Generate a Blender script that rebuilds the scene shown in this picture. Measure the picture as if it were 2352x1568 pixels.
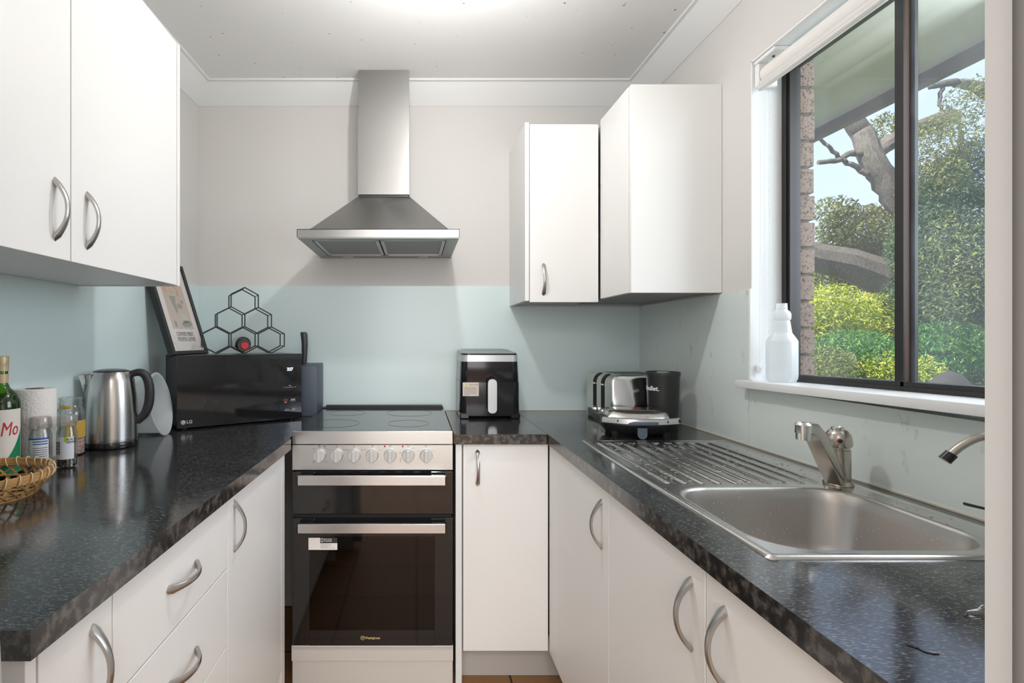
import bpy, bmesh, math, random
from mathutils import Vector, Matrix, Euler
PI = math.pi
random.seed(7)
for o in list(bpy.data.objects): bpy.data.objects.remove(o)
SC = bpy.context.scene
COL = SC.collection

# ------------------------------------------------------------------ camera
cam = bpy.data.cameras.new('camera'); cam_o = bpy.data.objects.new('camera', cam); COL.objects.link(cam_o)
cam_o.location = (0, 0, 1.229); cam_o.rotation_euler = (PI/2, 0, 0)
cam.sensor_width = 36; cam.lens = 36*1192/2352; cam.shift_x = 219/2352; cam.shift_y = -6/2352
cam.clip_start = 0.02; cam.clip_end = 200
SC.camera = cam_o
# ------------------------------------------------------------------ view / world / light
SC.view_settings.view_transform = 'Standard'; SC.view_settings.look = 'None'
SC.view_settings.gamma = 1; SC.view_settings.exposure = 0.20; SC.view_settings.use_curve_mapping = False
W = bpy.data.worlds.new('world'); SC.world = W; W.use_nodes = True
wn = W.node_tree.nodes; wl = W.node_tree.links; wn.clear()
wo = wn.new('ShaderNodeOutputWorld'); wb = wn.new('ShaderNodeBackground')
ws = wn.new('ShaderNodeTexSky'); ws.sky_type = 'NISHITA'; ws.sun_disc = False
ws.sun_elevation = math.radians(52); ws.sun_rotation = math.radians(-100); ws.altitude = 50; ws.air_density = 1.0; ws.dust_density = 1.5
wm = wn.new('ShaderNodeMixRGB'); wm.inputs[0].default_value = .55; wm.inputs[2].default_value = (6.0, 7.1, 9.6, 1)
wl.new(ws.outputs[0], wm.inputs[1]); wl.new(wm.outputs[0], wb.inputs[0]); wb.inputs[1].default_value = 0.165
wl.new(wb.outputs[0], wo.inputs[0])

def lamp(name, kind, loc, energy, color=(1,1,1), rot=(0,0,0), size=.1, shape='DISK', size_y=None, spread=None):
    l = bpy.data.lights.new(name, kind); l.energy = energy; l.color = color
    if kind == 'AREA':
        l.shape = shape; l.size = size
        if size_y: l.size_y = size_y
        if spread: l.spread = spread
    elif kind == 'POINT': l.shadow_soft_size = size
    elif kind == 'SUN': l.angle = math.radians(1)
    o = bpy.data.objects.new(name, l); COL.objects.link(o); o.location = loc; o.rotation_euler = rot
    return o
lamp('kitchen_lamp', 'POINT', (.09, 1.39, 2.13), 13.4, (1, .985, .965), size=.03)
lamp('hall_overhead_fill', 'AREA', (0.1, -1.3, 2.34), 50, (1, .98, .96), size=1.3, shape='SQUARE')  # added overhead fill behind the camera; no fixture there
lamp('hall_front_fill', 'AREA', (0, -2.6, 1.45), 50, (.96, .985, 1), rot=(PI/2, 0, 0), size=2.4, shape='RECTANGLE', size_y=1.7)  # added frontal fill from behind; the hall end wall has no window
lamp('sun', 'SUN', (0, 0, 10), 10, (1, .94, .82), rot=(math.radians(12), math.radians(-42), 0))
lamp('window_daylight', 'AREA', (1.75, 1.0, 1.75), 16, (.86, .93, 1), rot=(0, math.radians(82), 0), size=1.0, shape='RECTANGLE', size_y=1.0)

# ------------------------------------------------------------------ materials
MATS = {}
def nodes(m): return m.node_tree.nodes, m.node_tree.links
def mat(name, color=(.8,.8,.8), rough=.5, metal=0, ior=1.5, coat=0, trans=0, aniso=0, emit=None, alpha=1, sss=0, spec=.5):
    if name in MATS: return MATS[name]
    m = bpy.data.materials.new(name); m.use_nodes = True; MATS[name] = m
    b = m.node_tree.nodes['Principled BSDF']
    b.inputs['Base Color'].default_value = (*color, 1); b.inputs['Roughness'].default_value = rough
    b.inputs['Metallic'].default_value = metal; b.inputs['IOR'].default_value = ior
    b.inputs['Coat Weight'].default_value = coat; b.inputs['Transmission Weight'].default_value = trans
    b.inputs['Alpha'].default_value = alpha; b.inputs['Specular IOR Level'].default_value = spec
    if sss: b.inputs['Subsurface Weight'].default_value = sss; b.inputs['Subsurface Radius'].default_value = (.02,.02,.02)
    if emit: b.inputs['Emission Color'].default_value = (*emit[0], 1); b.inputs['Emission Strength'].default_value = emit[1]
    if aniso:
        b.inputs['Anisotropic'].default_value = aniso; b.inputs['Anisotropic Rotation'].default_value = .25
        t = m.node_tree.nodes.new('ShaderNodeTangent'); t.direction_type = 'RADIAL'; t.axis = 'Z'
        m.node_tree.links.new(t.outputs[0], b.inputs['Tangent'])
    return m
def coords(m, scale=(1,1,1), kind='Object'):
    n, l = nodes(m); tc = n.new('ShaderNodeTexCoord'); mp = n.new('ShaderNodeMapping')
    mp.inputs['Scale'].default_value = scale; l.new(tc.outputs[kind], mp.inputs[0]); return mp.outputs[0]
def noise(m, vec, scale=5, detail=3, rough=.5):
    n, l = nodes(m); t = n.new('ShaderNodeTexNoise'); t.inputs['Scale'].default_value = scale
    t.inputs['Detail'].default_value = detail; t.inputs['Roughness'].default_value = rough; l.new(vec, t.inputs['Vector']); return t.outputs[0]
def ramp(m, fac, stops):
    n, l = nodes(m); r = n.new('ShaderNodeValToRGB'); l.new(fac, r.inputs[0])
    e = r.color_ramp.elements
    while len(e) < len(stops): e.new(.5)
    for i, (p, c) in enumerate(stops): e[i].position = p; e[i].color = (*c, 1) if len(c) == 3 else c
    return r.outputs[0]
def bump(m, h, strength=.1, dist=.01):
    n, l = nodes(m); b = n.new('ShaderNodeBump'); b.inputs['Strength'].default_value = strength; b.inputs['Distance'].default_value = dist
    l.new(h, b.inputs['Height']); l.new(b.outputs[0], n['Principled BSDF'].inputs['Normal'])
def setcol(m, out, sock='Base Color'): m.node_tree.links.new(out, m.node_tree.nodes['Principled BSDF'].inputs[sock])

m_cab = mat('white_laminate', (.83,.825,.815), .38)
m_cab_line = mat('panel_edge', (.62,.61,.6), .5)
m_carc = mat('seam_shade_carcass', (.28,.275,.27), .6)  # carcass darkened so the gaps between fronts look shaded
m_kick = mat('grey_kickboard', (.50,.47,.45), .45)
m_wall = mat('warm_white_paint', (.67,.655,.635), .75); bump(m_wall, noise(m_wall, coords(m_wall), 180, 2), .06, .002)
m_ceil = mat('ceiling_paint', (.88,.885,.88), .8)
c_ = ramp(m_ceil, noise(m_ceil, coords(m_ceil), 55, 1), [(.0,(.88,.885,.88)),(.775,(.88,.885,.88)),(.79,(.3,.3,.28)),(1,(.3,.3,.28))]); setcol(m_ceil, c_)
m_corn = mat('cornice_paint', (.82,.83,.83), .6)
m_white = mat('white_gloss_paint', (.86,.87,.87), .3)
m_reveal = mat('window_reveal_paint', (.85,.87,.88), .5)
m_splash = mat('aqua_glass_splashback', (.66,.78,.785), .25)
m_splash_r = mat('pale_glass_splashback', (.71,.78,.765), .22)
_v = coords(m_splash_r, (1.0, 3.2, 1.6)); _c = ramp(m_splash_r, noise(m_splash_r, _v, 7, 4, .6), [(0,(.71,.78,.765)),(.62,(.71,.78,.765)),(.74,(.50,.55,.54)),(1,(.44,.48,.47))]); setcol(m_splash_r, _c)
def bench_mat():
    m = mat('black_fleck_laminate', (.015,.015,.017), .12, ior=1.8)
    v = coords(m, (1, 2.6, 1)); a = noise(m, v, 150, 4, .72)
    c = ramp(m, a, [(0,(.005,.005,.006)),(.49,(.009,.009,.010)),(.56,(.05,.05,.052)),(.64,(.13,.13,.125)),(1,(.36,.34,.30))])
    setcol(m, c); v2 = coords(m); s = noise(m, v2, 6, 3); r = ramp(m, s, [(.3,(.09,)*3),(.75,(.2,)*3)]); setcol(m, r, 'Roughness')
    return m
m_bench = bench_mat()
m_edge = mat('laminate_front_edge', (.03,.03,.03), .17, ior=1.85)
_c = ramp(m_edge, noise(m_edge, coords(m_edge, (1,1,1)), 60, 4, .6), [(0,(.008,.008,.008)),(.45,(.016,.015,.015)),(.60,(.085,.078,.072)),(1,(.2,.19,.17))]); setcol(m_edge, _c)
m_chip = mat('raw_chipboard', (.34,.2,.09), .8)
def steel(name, col=(.58,.57,.56), rough=.28, aniso=.75, stretch=(2,2,260), st=.04):
    m = mat(name, col, rough, 1, aniso=aniso)
    bump(m, noise(m, coords(m, stretch), 6, 2), st, .001); return m
m_steel = steel('brushed_steel', (.54,.535,.53))
m_hood = steel('hood_brushed_steel', (.34,.335,.325), .32, .7)
m_hood_d = mat('hood_underside_steel', (.36,.37,.36), .42, 1)
m_filter = mat('grease_filter_mesh', (.30,.30,.29), .5, .8)
bump(m_filter, noise(m_filter, coords(m_filter, (300,300,300)), 1, 0), .4, .002)
m_sink = mat('sink_steel', (.64,.62,.60), .22, 1)
bump(m_sink, noise(m_sink, coords(m_sink), 60, 3), .12, .002)
m_bowl = mat('sink_bowl_steel', (.56,.54,.52), .34, 1)
m_chrome = mat('chrome', (.75,.75,.74), .1, 1)
m_tap = mat('worn_chrome', (.50,.46,.41), .2, 1)
m_nickel = mat('brushed_nickel', (.48,.46,.44), .3, 1)
m_panel = steel('cooker_panel_steel', (.50,.495,.485), .32, .5)
m_blkglass = mat('black_glass', (.012,.012,.013), .06, ior=1.6)
m_hob = mat('ceramic_hob_glass', (.02,.022,.022), .09, ior=1.7)
m_black = mat('black_plastic', (.018,.018,.019), .35)
m_blkmatte = mat('matte_black', (.02,.021,.022), .45)
m_dkgrey = mat('dark_slate_plastic', (.075,.095,.125), .5)
m_blkgloss = mat('gloss_black_plastic', (.012,.012,.014), .14)
m_knob = mat('silver_knob', (.52,.515,.505), .35, .15)
m_grey = mat('print_grey', (.05,.05,.05), .6)
m_red = mat('indicator_red', (.42,.01,.01), .25)
m_enamel = mat('cream_enamel', (.60,.57,.54), .4)
m_darkgap = mat('dark_gap', (.012,.011,.010), .8)
m_silver = mat('silver_plastic', (.58,.59,.60), .3, .4)
m_label_w = mat('label_white', (.82,.80,.78), .5)
m_gold = mat('gold_print', (.62,.48,.25), .4)
m_floor = mat('brown_floor_tile', (.30,.14,.05), .6)
def floor_mat():
    m = m_floor; n, l = nodes(m); v = coords(m); br = n.new('ShaderNodeTexBrick')
    br.inputs['Color1'].default_value = (.30,.15,.06,1); br.inputs['Color2'].default_value = (.34,.175,.07,1); br.inputs['Mortar'].default_value = (.03,.018,.01,1)
    br.offset = 0; br.inputs['Scale'].default_value = 1; br.inputs['Mortar Size'].default_value = .004; br.inputs['Brick Width'].default_value = .34; br.inputs['Row Height'].default_value = .34
    l.new(v, br.inputs['Vector']); l.new(br.outputs[0], n['Principled BSDF'].inputs['Base Color'])
floor_mat()
m_hallwall = mat('hall_wall_paint', (.52,.48,.43), .8)
m_alu = mat('dark_bronze_window_frame', (.018,.016,.016), .35)
m_alu_b = mat('stile_reflection_brown', (.13,.062,.036), .45)
m_brick = mat('brown_brick', (.22,.16,.13), .9)
_c = ramp(m_brick, noise(m_brick, coords(m_brick), 130, 4, .7), [(0,(.02,.018,.016)),(.38,(.07,.055,.045)),(.48,(.27,.20,.165)),(1,(.36,.27,.22))]); setcol(m_brick, _c)
m_mortar = mat('mortar', (.16,.13,.11), .95)
m_soffit = mat('soffit_paint', (.60,.62,.55), .8)
m_fascia = mat('fascia_board', (.17,.14,.15), .7)
def pane(name, haze):
    m = bpy.data.materials.new(name); m.use_nodes = True; n, l = nodes(m); n.clear()
    out = n.new('ShaderNodeOutputMaterial'); tr = n.new('ShaderNodeBsdfTransparent'); gl = n.new('ShaderNodeBsdfGlossy'); gl.inputs['Roughness'].default_value = .02
    df = n.new('ShaderNodeBsdfTranslucent'); df.inputs[0].default_value = (.8,.86,.9,1)
    mx = n.new('ShaderNodeMixShader'); mx.inputs[0].default_value = .05; l.new(tr.outputs[0], mx.inputs[1]); l.new(gl.outputs[0], mx.inputs[2])
    m2 = n.new('ShaderNodeMixShader'); l.new(mx.outputs[0], m2.inputs[1]); l.new(df.outputs[0], m2.inputs[2])
    f = noise(m, coords(m), 5, 6, .7); r = ramp(m, f, [(.35,(haze*.4,)*3),(.7,(haze,)*3)]); l.new(r, m2.inputs[0])
    l.new(m2.outputs[0], out.inputs[0]); return m
m_pane = pane('window_glass', .015); m_pane2 = pane('dusty_window_glass', .035)
def clear(name, tint=(1,1,1), gloss=.12, body=0, bodycol=(.8,.8,.8), rough=.03, k=.55):
    m = bpy.data.materials.new(name); m.use_nodes = True; n, l = nodes(m); n.clear()
    out = n.new('ShaderNodeOutputMaterial'); tr = n.new('ShaderNodeBsdfTransparent'); tr.inputs[0].default_value = (*tint,1)
    gl = n.new('ShaderNodeBsdfGlossy'); gl.inputs['Roughness'].default_value = rough
    lw = n.new('ShaderNodeLayerWeight'); lw.inputs[0].default_value = .35
    mt = n.new('ShaderNodeMath'); mt.operation = 'MULTIPLY_ADD'; mt.inputs[1].default_value = k; mt.inputs[2].default_value = gloss; l.new(lw.outputs['Fresnel'], mt.inputs[0])
    mx = n.new('ShaderNodeMixShader'); l.new(mt.outputs[0], mx.inputs[0]); l.new(tr.outputs[0], mx.inputs[1]); l.new(gl.outputs[0], mx.inputs[2])
    last = mx
    if body:
        d1 = n.new('ShaderNodeBsdfDiffuse'); d1.inputs[0].default_value = (*bodycol,1); d2 = n.new('ShaderNodeBsdfTranslucent'); d2.inputs[0].default_value = (*bodycol,1)
        md = n.new('ShaderNodeMixShader'); md.inputs[0].default_value = .5; l.new(d1.outputs[0], md.inputs[1]); l.new(d2.outputs[0], md.inputs[2])
        m2 = n.new('ShaderNodeMixShader'); m2.inputs[0].default_value = body; l.new(mx.outputs[0], m2.inputs[1]); l.new(md.outputs[0], m2.inputs[2]); last = m2
    l.new(last.outputs[0], out.inputs[0]); return m
m_jar = clear('clear_jar_glass', (.93,.96,.95), .08)
m_green = clear('green_bottle_glass', (.30,.55,.10), .05)
m_ovenglass = clear('smoked_oven_glass', (.16,.12,.08), .03, rough=.05)
m_frost = clear('frosted_plastic', (.9,.92,.93), .04, .72, (.82,.85,.86), .25)
m_bottle_w = clear('milky_plastic', (.95,.96,.97), .03, .78, (.90,.92,.93), .3)
m_bark = mat('grey_bark', (.16,.14,.12), .9)
_c = ramp(m_bark, noise(m_bark, coords(m_bark, (6,6,2)), 8, 5, .7), [(.3,(.035,.03,.028)),(.7,(.15,.135,.12))]); setcol(m_bark, _c)
def leafmat(name, c1, c2):
    m = mat(name, c1, .45); n, l = nodes(m); r = ramp(m, noise(m, coords(m, (1,1,1)), 8, 5, .7), [(.30,tuple(x*.6 for x in c1)),(.48,c1),(.64,c2)]); setcol(m, r)
    b = n['Principled BSDF']; t = n.new('ShaderNodeBsdfTranslucent'); l.new(r, t.inputs[0]); mx = n.new('ShaderNodeMixShader'); mx.inputs[0].default_value = .42
    l.new(b.outputs[0], mx.inputs[1]); l.new(t.outputs[0], mx.inputs[2]); l.new(mx.outputs[0], n['Material Output'].inputs[0]); return m
m_leaf_a = leafmat('olive_leaves', (.16,.19,.06), (.33,.34,.10))
m_leaf_b = leafmat('deep_green_leaves', (.07,.14,.07), (.16,.22,.09))
m_leaf_c = leafmat('yellow_green_leaves', (.34,.42,.04), (.60,.60,.10))
m_leaf_d = leafmat('fern_green_leaves', (.06,.20,.06), (.22,.40,.09))
m_grass = mat('grass', (.12,.16,.05), .95)
m_wicker = mat('cane_strip', (.50,.27,.09), .55); _c = ramp(m_wicker, noise(m_wicker, coords(m_wicker,(1,1,30)), 12, 3), [(.3,(.38,.19,.055)),(.7,(.62,.36,.14))]); setcol(m_wicker, _c)
m_cane = mat('pale_cane_binding', (.72,.56,.36), .5)
m_paper = mat('paper_towel', (.84,.81,.78), .9); bump(m_paper, noise(m_paper, coords(m_paper), 160, 2), .5, .004)
m_card = mat('cardboard_core', (.2,.12,.08), .9)

# ------------------------------------------------------------------ geometry helpers
def rot_mat(p0, p1):
    d = (Vector(p1)-Vector(p0)); return d.to_track_quat('Z', 'Y').to_matrix()
class B:
    def __init__(s): s.v = []; s.f = []; s.mi = []
    def add(s, vs, fs, mi=0):
        o = len(s.v); s.v += [tuple(v) for v in vs]; s.f += [tuple(i+o for i in f) for f in fs]; s.mi += [mi]*len(fs); return s
    def box(s, x0, x1, y0, y1, z0, z1, bev=0, M=None, mi=0, seg=1):
        x0, x1 = min(x0,x1), max(x0,x1); y0, y1 = min(y0,y1), max(y0,y1); z0, z1 = min(z0,z1), max(z0,z1)
        vs = [(x,y,z) for x in (x0,x1) for y in (y0,y1) for z in (z0,z1)]
        fs = [(0,1,3,2),(4,6,7,5),(0,4,5,1),(2,3,7,6),(0,2,6,4),(1,5,7,3)]
        if bev:
            bm = bmesh.new(); bv = [bm.verts.new(v) for v in vs]
            for f in fs: bm.faces.new([bv[i] for i in f])
            bmesh.ops.bevel(bm, geom=list(bm.edges), offset=bev, segments=seg, affect='EDGES', profile=.5)
            bm.verts.index_update(); vs = [v.co.copy() for v in bm.verts]; fs = [[v.index for v in f.verts] for f in bm.faces]; bm.free()
        if M is not None: vs = [M @ Vector(v) for v in vs]
        return s.add(vs, fs, mi)
    def ringloft(s, rings, cap0=True, cap1=True, closed=True, mi=0):
        n = len(rings[0]); vs = [p for r in rings for p in r]; fs = []
        for i in range(len(rings)-1):
            for j in range(n if closed else n-1):
                k = (j+1) % n; fs.append((i*n+j, i*n+k, (i+1)*n+k, (i+1)*n+j))
        if cap0: fs.append(tuple(reversed(range(n))))
        if cap1: fs.append(tuple((len(rings)-1)*n+j for j in range(n)))
        return s.add(vs, fs, mi)
    def lathe(s, prof, c=(0,0,0), n=32, M=None, cap0=True, cap1=True, a0=0, a1=2*PI, mi=0):
        full = abs(a1-a0-2*PI) < 1e-6; m = n if full else n+1
        rings = []
        for r, z in prof:
            ring = []
            for j in range(m):
                a = a0+(a1-a0)*j/n; p = Vector((r*math.cos(a), r*math.sin(a), z))
                if M is not None: p = M @ p
                ring.append(p+Vector(c))
            rings.append(ring)
        return s.ringloft(rings, cap0 and full and prof[0][0] > 1e-6, cap1 and full and prof[-1][0] > 1e-6, full, mi)
    def cyl(s, p0, p1, r, r1=None, n=16, mi=0):
        r1 = r if r1 is None else r1; M = rot_mat(p0, p1); L = (Vector(p1)-Vector(p0)).length
        return s.lathe([(r,0),(r1,L)], p0, n, M, mi=mi)
    def tube(s, pts, r, n=10, flat=1.0, up=None, closed=False, mi=0):
        pts = [Vector(p) for p in pts]; rs = r if isinstance(r, (list,tuple)) else [r]*len(pts); rings = []
        N = len(pts); prev = None
        for i, p in enumerate(pts):
            if closed: d = pts[(i+1)%N]-pts[i-1]
            else: d = pts[min(i+1,N-1)]-pts[max(i-1,0)]
            d.normalize()
            if up is not None: a = Vector(up)
            elif prev is not None: a = prev
            else: a = Vector((0,0,1)) if abs(d.z) < .9 else Vector((1,0,0))
            u = a-d*a.dot(d); u.normalize(); prev = u; w = d.cross(u)
            rings.append([p+u*math.cos(2*PI*j/n)*rs[i]*flat+w*math.sin(2*PI*j/n)*rs[i] for j in range(n)])
        if closed: rings.append(rings[0]); return s.ringloft(rings, False, False, mi=mi)
        return s.ringloft(rings, mi=mi)
    def prism(s, poly, axis, a, b, M=None, mi=0):
        def P(u, v, t):
            p = {'x':(t,u,v),'y':(u,t,v),'z':(u,v,t)}[axis]; return M @ Vector(p) if M is not None else p
        return s.ringloft([[P(u,v,a) for u,v in poly],[P(u,v,b) for u,v in poly]], mi=mi)
    def sphere(s, c, r, n=8, sc=(1,1,1), mi=0):
        prof = [(max(1e-7, math.sin(PI*i/n)), -math.cos(PI*i/n)) for i in range(n+1)]
        M = Matrix.Diagonal((r*sc[0], r*sc[1], r*sc[2]))
        return s.lathe(prof, c, n*2 if n < 12 else n+8, M, cap0=False, cap1=False, mi=mi)
    def build(s, name, m, parent=None, world=False, smooth=35, bevel=0, W=None):
        me = bpy.data.meshes.new(name)
        vs = s.v
        if W is not None: vs = [W @ Vector(v) for v in vs]
        if world and parent is not None:
            inv = world_of(parent).inverted(); vs = [inv @ Vector(v) for v in vs]
        me.from_pydata([tuple(v) for v in vs], [], s.f)
        ms = m if isinstance(m, (list,tuple)) else [m]
        for x in ms: me.materials.append(x)
        if len(ms) > 1:
            for p, i in zip(me.polygons, s.mi): p.material_index = i
        bm = bmesh.new(); bm.from_mesh(me); bmesh.ops.remove_doubles(bm, verts=bm.verts, dist=1e-6)
        bmesh.ops.recalc_face_normals(bm, faces=bm.faces)
        if bevel: bmesh.ops.bevel(bm, geom=[e for e in bm.edges if len(e.link_faces)==2 and e.calc_face_angle(0) > .6], offset=bevel, segments=2, affect='EDGES', profile=.5)
        bm.to_mesh(me); bm.free()
        if smooth:
            for p in me.polygons: p.use_smooth = True
            me.set_sharp_from_angle(angle=math.radians(smooth))
        o = bpy.data.objects.new(name, me); COL.objects.link(o)
        if parent is not None: o.parent = parent
        return o
def world_of(o):
    M = Matrix.Translation(o.location) @ o.rotation_euler.to_matrix().to_4x4()
    return (world_of(o.parent) @ M) if o.parent else M
def tag(o, label, cat, group=None, kind=None):
    if label: o['label'] = label
    if cat: o['category'] = cat
    if group: o['group'] = group
    if kind: o['kind'] = kind
    return o
def thing(name, label, cat, loc=(0,0,0), rz=0, group=None):
    o = bpy.data.objects.new(name, None); COL.objects.link(o); o.empty_display_size = .05
    o.location = loc; o.rotation_euler = (0,0,rz); return tag(o, label, cat, group)
def struct(name, b, m, label=None, smooth=35):
    o = b.build(name, m, smooth=smooth); o['kind'] = 'structure'
    if label: o['label'] = label
    return o
def rrect(w, d, r, n=5, cx=0, cy=0, z=0, w2=None):
    pts = []
    for (sx, sy, a0) in ((1,1,0),(-1,1,PI/2),(-1,-1,PI),(1,-1,3*PI/2)):
        for i in range(n+1):
            a = a0+PI/2*i/n; pts.append((cx+sx*(w/2-r)+r*math.cos(a), cy+sy*(d/2-r)+r*math.sin(a), z))
    return pts
def text(body, size, m, parent, loc, rot, name='lettering', ext=.0003, wrap=None, align='CENTER', bold=0, sx=1, shear=0):
    """flat lettering; wrap=(radius) bends it round a vertical axis at loc"""
    c = bpy.data.curves.new(name, 'FONT'); c.body = body; c.size = size; c.extrude = ext; c.align_x = align; c.align_y = 'CENTER'; c.offset = bold; c.shear = shear; c.resolution_u = 2
    t = bpy.data.objects.new(name, c); COL.objects.link(t)
    dg = bpy.context.evaluated_depsgraph_get(); me = bpy.data.meshes.new_from_object(t.evaluated_get(dg))
    bpy.data.objects.remove(t); me.materials.clear(); me.materials.append(m)
    for v in me.vertices:
        x, y, z = v.co; x *= sx
        if wrap:
            a = x/wrap; v.co = (math.sin(a)*(wrap+z), -(math.cos(a)*(wrap+z)), y)
        else: v.co = (x, y, z)
    o = bpy.data.objects.new(name, me); COL.objects.link(o); o.parent = parent; o.location = loc; o.rotation_euler = rot
    return o
FR = (PI/2, 0, 0)   # lettering that faces the camera side (-Y)
def smoothpts(pts, k=6):
    P = [Vector(p) for p in pts]; out = []
    for i in range(len(P)-1):
        p0, p1, p2, p3 = P[max(i-1,0)], P[i], P[i+1], P[min(i+2,len(P)-1)]
        for j in range(k):
            t = j/k; out.append(.5*((2*p1)+(-p0+p2)*t+(2*p0-5*p1+4*p2-p3)*t*t+(-p0+3*p1-3*p2+p3)*t*t*t))
    out.append(P[-1]); return out

# ================================================================== THE ROOM
ZW = 2.39; CE = 2.387; XL = -1.0065; XR = 1.030
def XLat(y): return XL-.028*(ZW-y)
b = B(); b.box(-1.6, 1.6, -2.7, ZW+.12, -.05, 0); struct('floor', b, m_floor)
b = B(); b.box(-1.6, 1.25, -2.7, ZW+.12, CE, CE+.08); struct('ceiling', b, m_ceil)
b = B(); b.box(-1.25, 1.25, ZW, ZW+.1, 0, CE); struct('wall_back', b, m_wall)
b = B(); b.prism([(XLat(.45),.45),(XL,ZW),(XL-.12,ZW),(XLat(.45)-.12,.45)], 'z', 0, CE); struct('wall_left', b, m_wall)
WY0, WY1, WS, WH = .62, 1.597, 1.098, 2.082     # window opening
b = B()
b.box(XR, 1.122, .45, WY0, 0, CE); b.box(XR, 1.122, WY1, ZW, 0, CE); b.box(XR, 1.122, WY0, WY1, 0, WS-.02); b.box(XR, 1.122, WY0, WY1, WH, CE)
struct('wall_right', b, m_wall)
# partition with the doorway the picture is taken through
b = B(); b.box(-1.2, -.372, .34, .45, 0, CE); b.box(.50, 1.122, .34, .45, 0, CE); struct('wall_front', b, m_wall)
b = B()
b.prism([(.4598,.42),(.482,.42),(.482,.44),(.4873,.44),(.4873,.42),(.499,.42),(.499,.449)], 'z', 0, CE); b.box(.4873, .4995, .34, .42, 0, CE)
b.v = [tuple(v) for v in b.v]
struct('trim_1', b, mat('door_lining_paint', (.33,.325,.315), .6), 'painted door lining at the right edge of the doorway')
b = B(); Mt = Matrix.Translation((-.365,.42,1.06)) @ Matrix.Rotation(math.radians(-2.35), 4, 'Y')
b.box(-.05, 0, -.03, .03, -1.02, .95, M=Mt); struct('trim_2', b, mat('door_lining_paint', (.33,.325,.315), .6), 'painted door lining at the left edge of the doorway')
b = B(); b.box(.4818, .4875, .428, .436, 0, CE); struct('trim_9', b, m_darkgap, 'dark strip added as shade in the groove of the right door lining')  # dark strip painted in for the shade of the groove
# hall behind the camera
b = B(); b.box(-1.6, -1.5, -2.7, .34, 0, CE); struct('wall_hall_left', b, m_hallwall)
b = B(); b.box(1.5, 1.6, -2.7, .34, 0, CE); struct('wall_hall_right', b, m_hallwall)
b = B(); b.box(-1.6, 1.6, -2.8, -2.7, 0, CE); struct('wall_hall_end', b, m_hallwall)
b = B(); b.box(-1.6, -1.2, .34, .44, 0, CE); b.box(1.122, 1.6, .34, .40, 0, CE); struct('wall_hall_corner', b, m_hallwall)
# cornice
prof = [(0,.089),(.003,.089),(.012,.080),(.038,.052),(.066,.018),(.072,.010),(.0845,.008),(.0845,0),(0,0)]
def corn(name, fn, a, c):
    b = B(); b.ringloft([[fn(o, a, 0)+(CE-d,) for o, d in prof], [fn(o, c, 1)+(CE-d,) for o, d in prof]]); struct(name, b, m_corn)
corn('trim_3', lambda o, t, e: ((XL+o if e == 0 else XR-o), ZW-o), 0, 0)
corn('trim_4', lambda o, t, e: (XLat(t)+o, t) if e == 0 else (XL+o, ZW-o), .45, 0)
corn('trim_5', lambda o, t, e: (XR-o, t) if e == 0 else (XR-o, ZW-o), .45, 0)

# ------------------------------------------------------------------ window
wroot = thing('window_1', 'dark bronze framed sliding window over the sink', None, (1.12, WY1, WS)); wroot['kind'] = 'structure'
SL = .018
def sl(y): return (WY1-y)*SL
b = B(); bt = B()
b.box(XR-.0005, 1.121, WY1-.003, WY1+.001, WS, WH)      # side reveal skin
b.box(XR-.0005, 1.121, WY0, WY1, WH-.004, WH)
b.build('reveal_lining', m_reveal, wroot, True)
b = B(); y0, y1 = WY0, WY1+.014
for (a, c) in ((XR-.042, 1.135),): b.ringloft([[(a,y1,1.080),(c,y1,1.080),(c,y1,1.1015),(a,y1,1.1015)], [(a,y0,1.080+sl(y0)),(c,y0,1.080+sl(y0)),(c,y0,1.1015+sl(y0)),(a,y0,1.1015+sl(y0))]])
b.build('window_sill', m_white, wroot, True, bevel=.0015)
fr = B()
fr.box(1.121, 1.165, WY1-.022, WY1+.01, WS, WH)
fr.box(1.126, 1.150, WY1-.032, WY1-.022, WS, WH)
fr.ringloft([[(1.119,WY1,1.100),(1.165,WY1,1.100),(1.165,WY1,1.121),(1.119,WY1,1.121)], [(1.119,WY0,1.100+sl(WY0)),(1.165,WY0,1.100+sl(WY0)),(1.165,WY0,1.125+sl(WY0)),(1.119,WY0,1.125+sl(WY0))]])
fr.ringloft([[(1.116,WY1,1.100),(1.121,WY1,1.100),(1.121,WY1,1.111),(1.116,WY1,1.111)], [(1.116,WY0,1.100+sl(WY0)),(1.121,WY0,1.100+sl(WY0)),(1.121,WY0,1.114+sl(WY0)),(1.116,WY0,1.114+sl(WY0))]])
fr.box(1.121, 1.165, WY0, WY1, WH-.03, WH); fr.box(1.121, 1.165, WY0, WY0+.03, WS, WH)
fr.build('window_frame', m_alu, wroot, True)
b = B(); b.box(1.1185, 1.121, WY1-.001, WY1+.008, WS, WH); b.build('frame_strip', mat('reddish_primer', (.12,.05,.045), .5), wroot, True)
b = B(); b.box(1.120, 1.1445, 1.200, 1.216, WS+.01, WH); b.box(1.1445, 1.152, 1.192, 1.216, WS+.01, WH); b.box(1.119, 1.123, 1.193, 1.201, WS+.01, WH)
b.build('meeting_stile', m_alu, wroot, True)
b = B(); b.box(1.1235, 1.1375, 1.1985, 1.201, WS+.03, 2.02); b.build('stile_reflection', m_alu_b, wroot, True)  # brown reflection on the stile face, painted as a thin strip
b = B(); b.box(1.146, 1.149, 1.21, WY1-.02, WS+.01, WH-.02); b.build('window_pane', m_pane, wroot, True)
b = B(); b.box(1.136, 1.139, WY0+.02, 1.20, WS+.02, WH-.02); b.build('window_pane', m_pane2, wroot, True)['label'] = 'dusty right-hand sliding pane'

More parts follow.
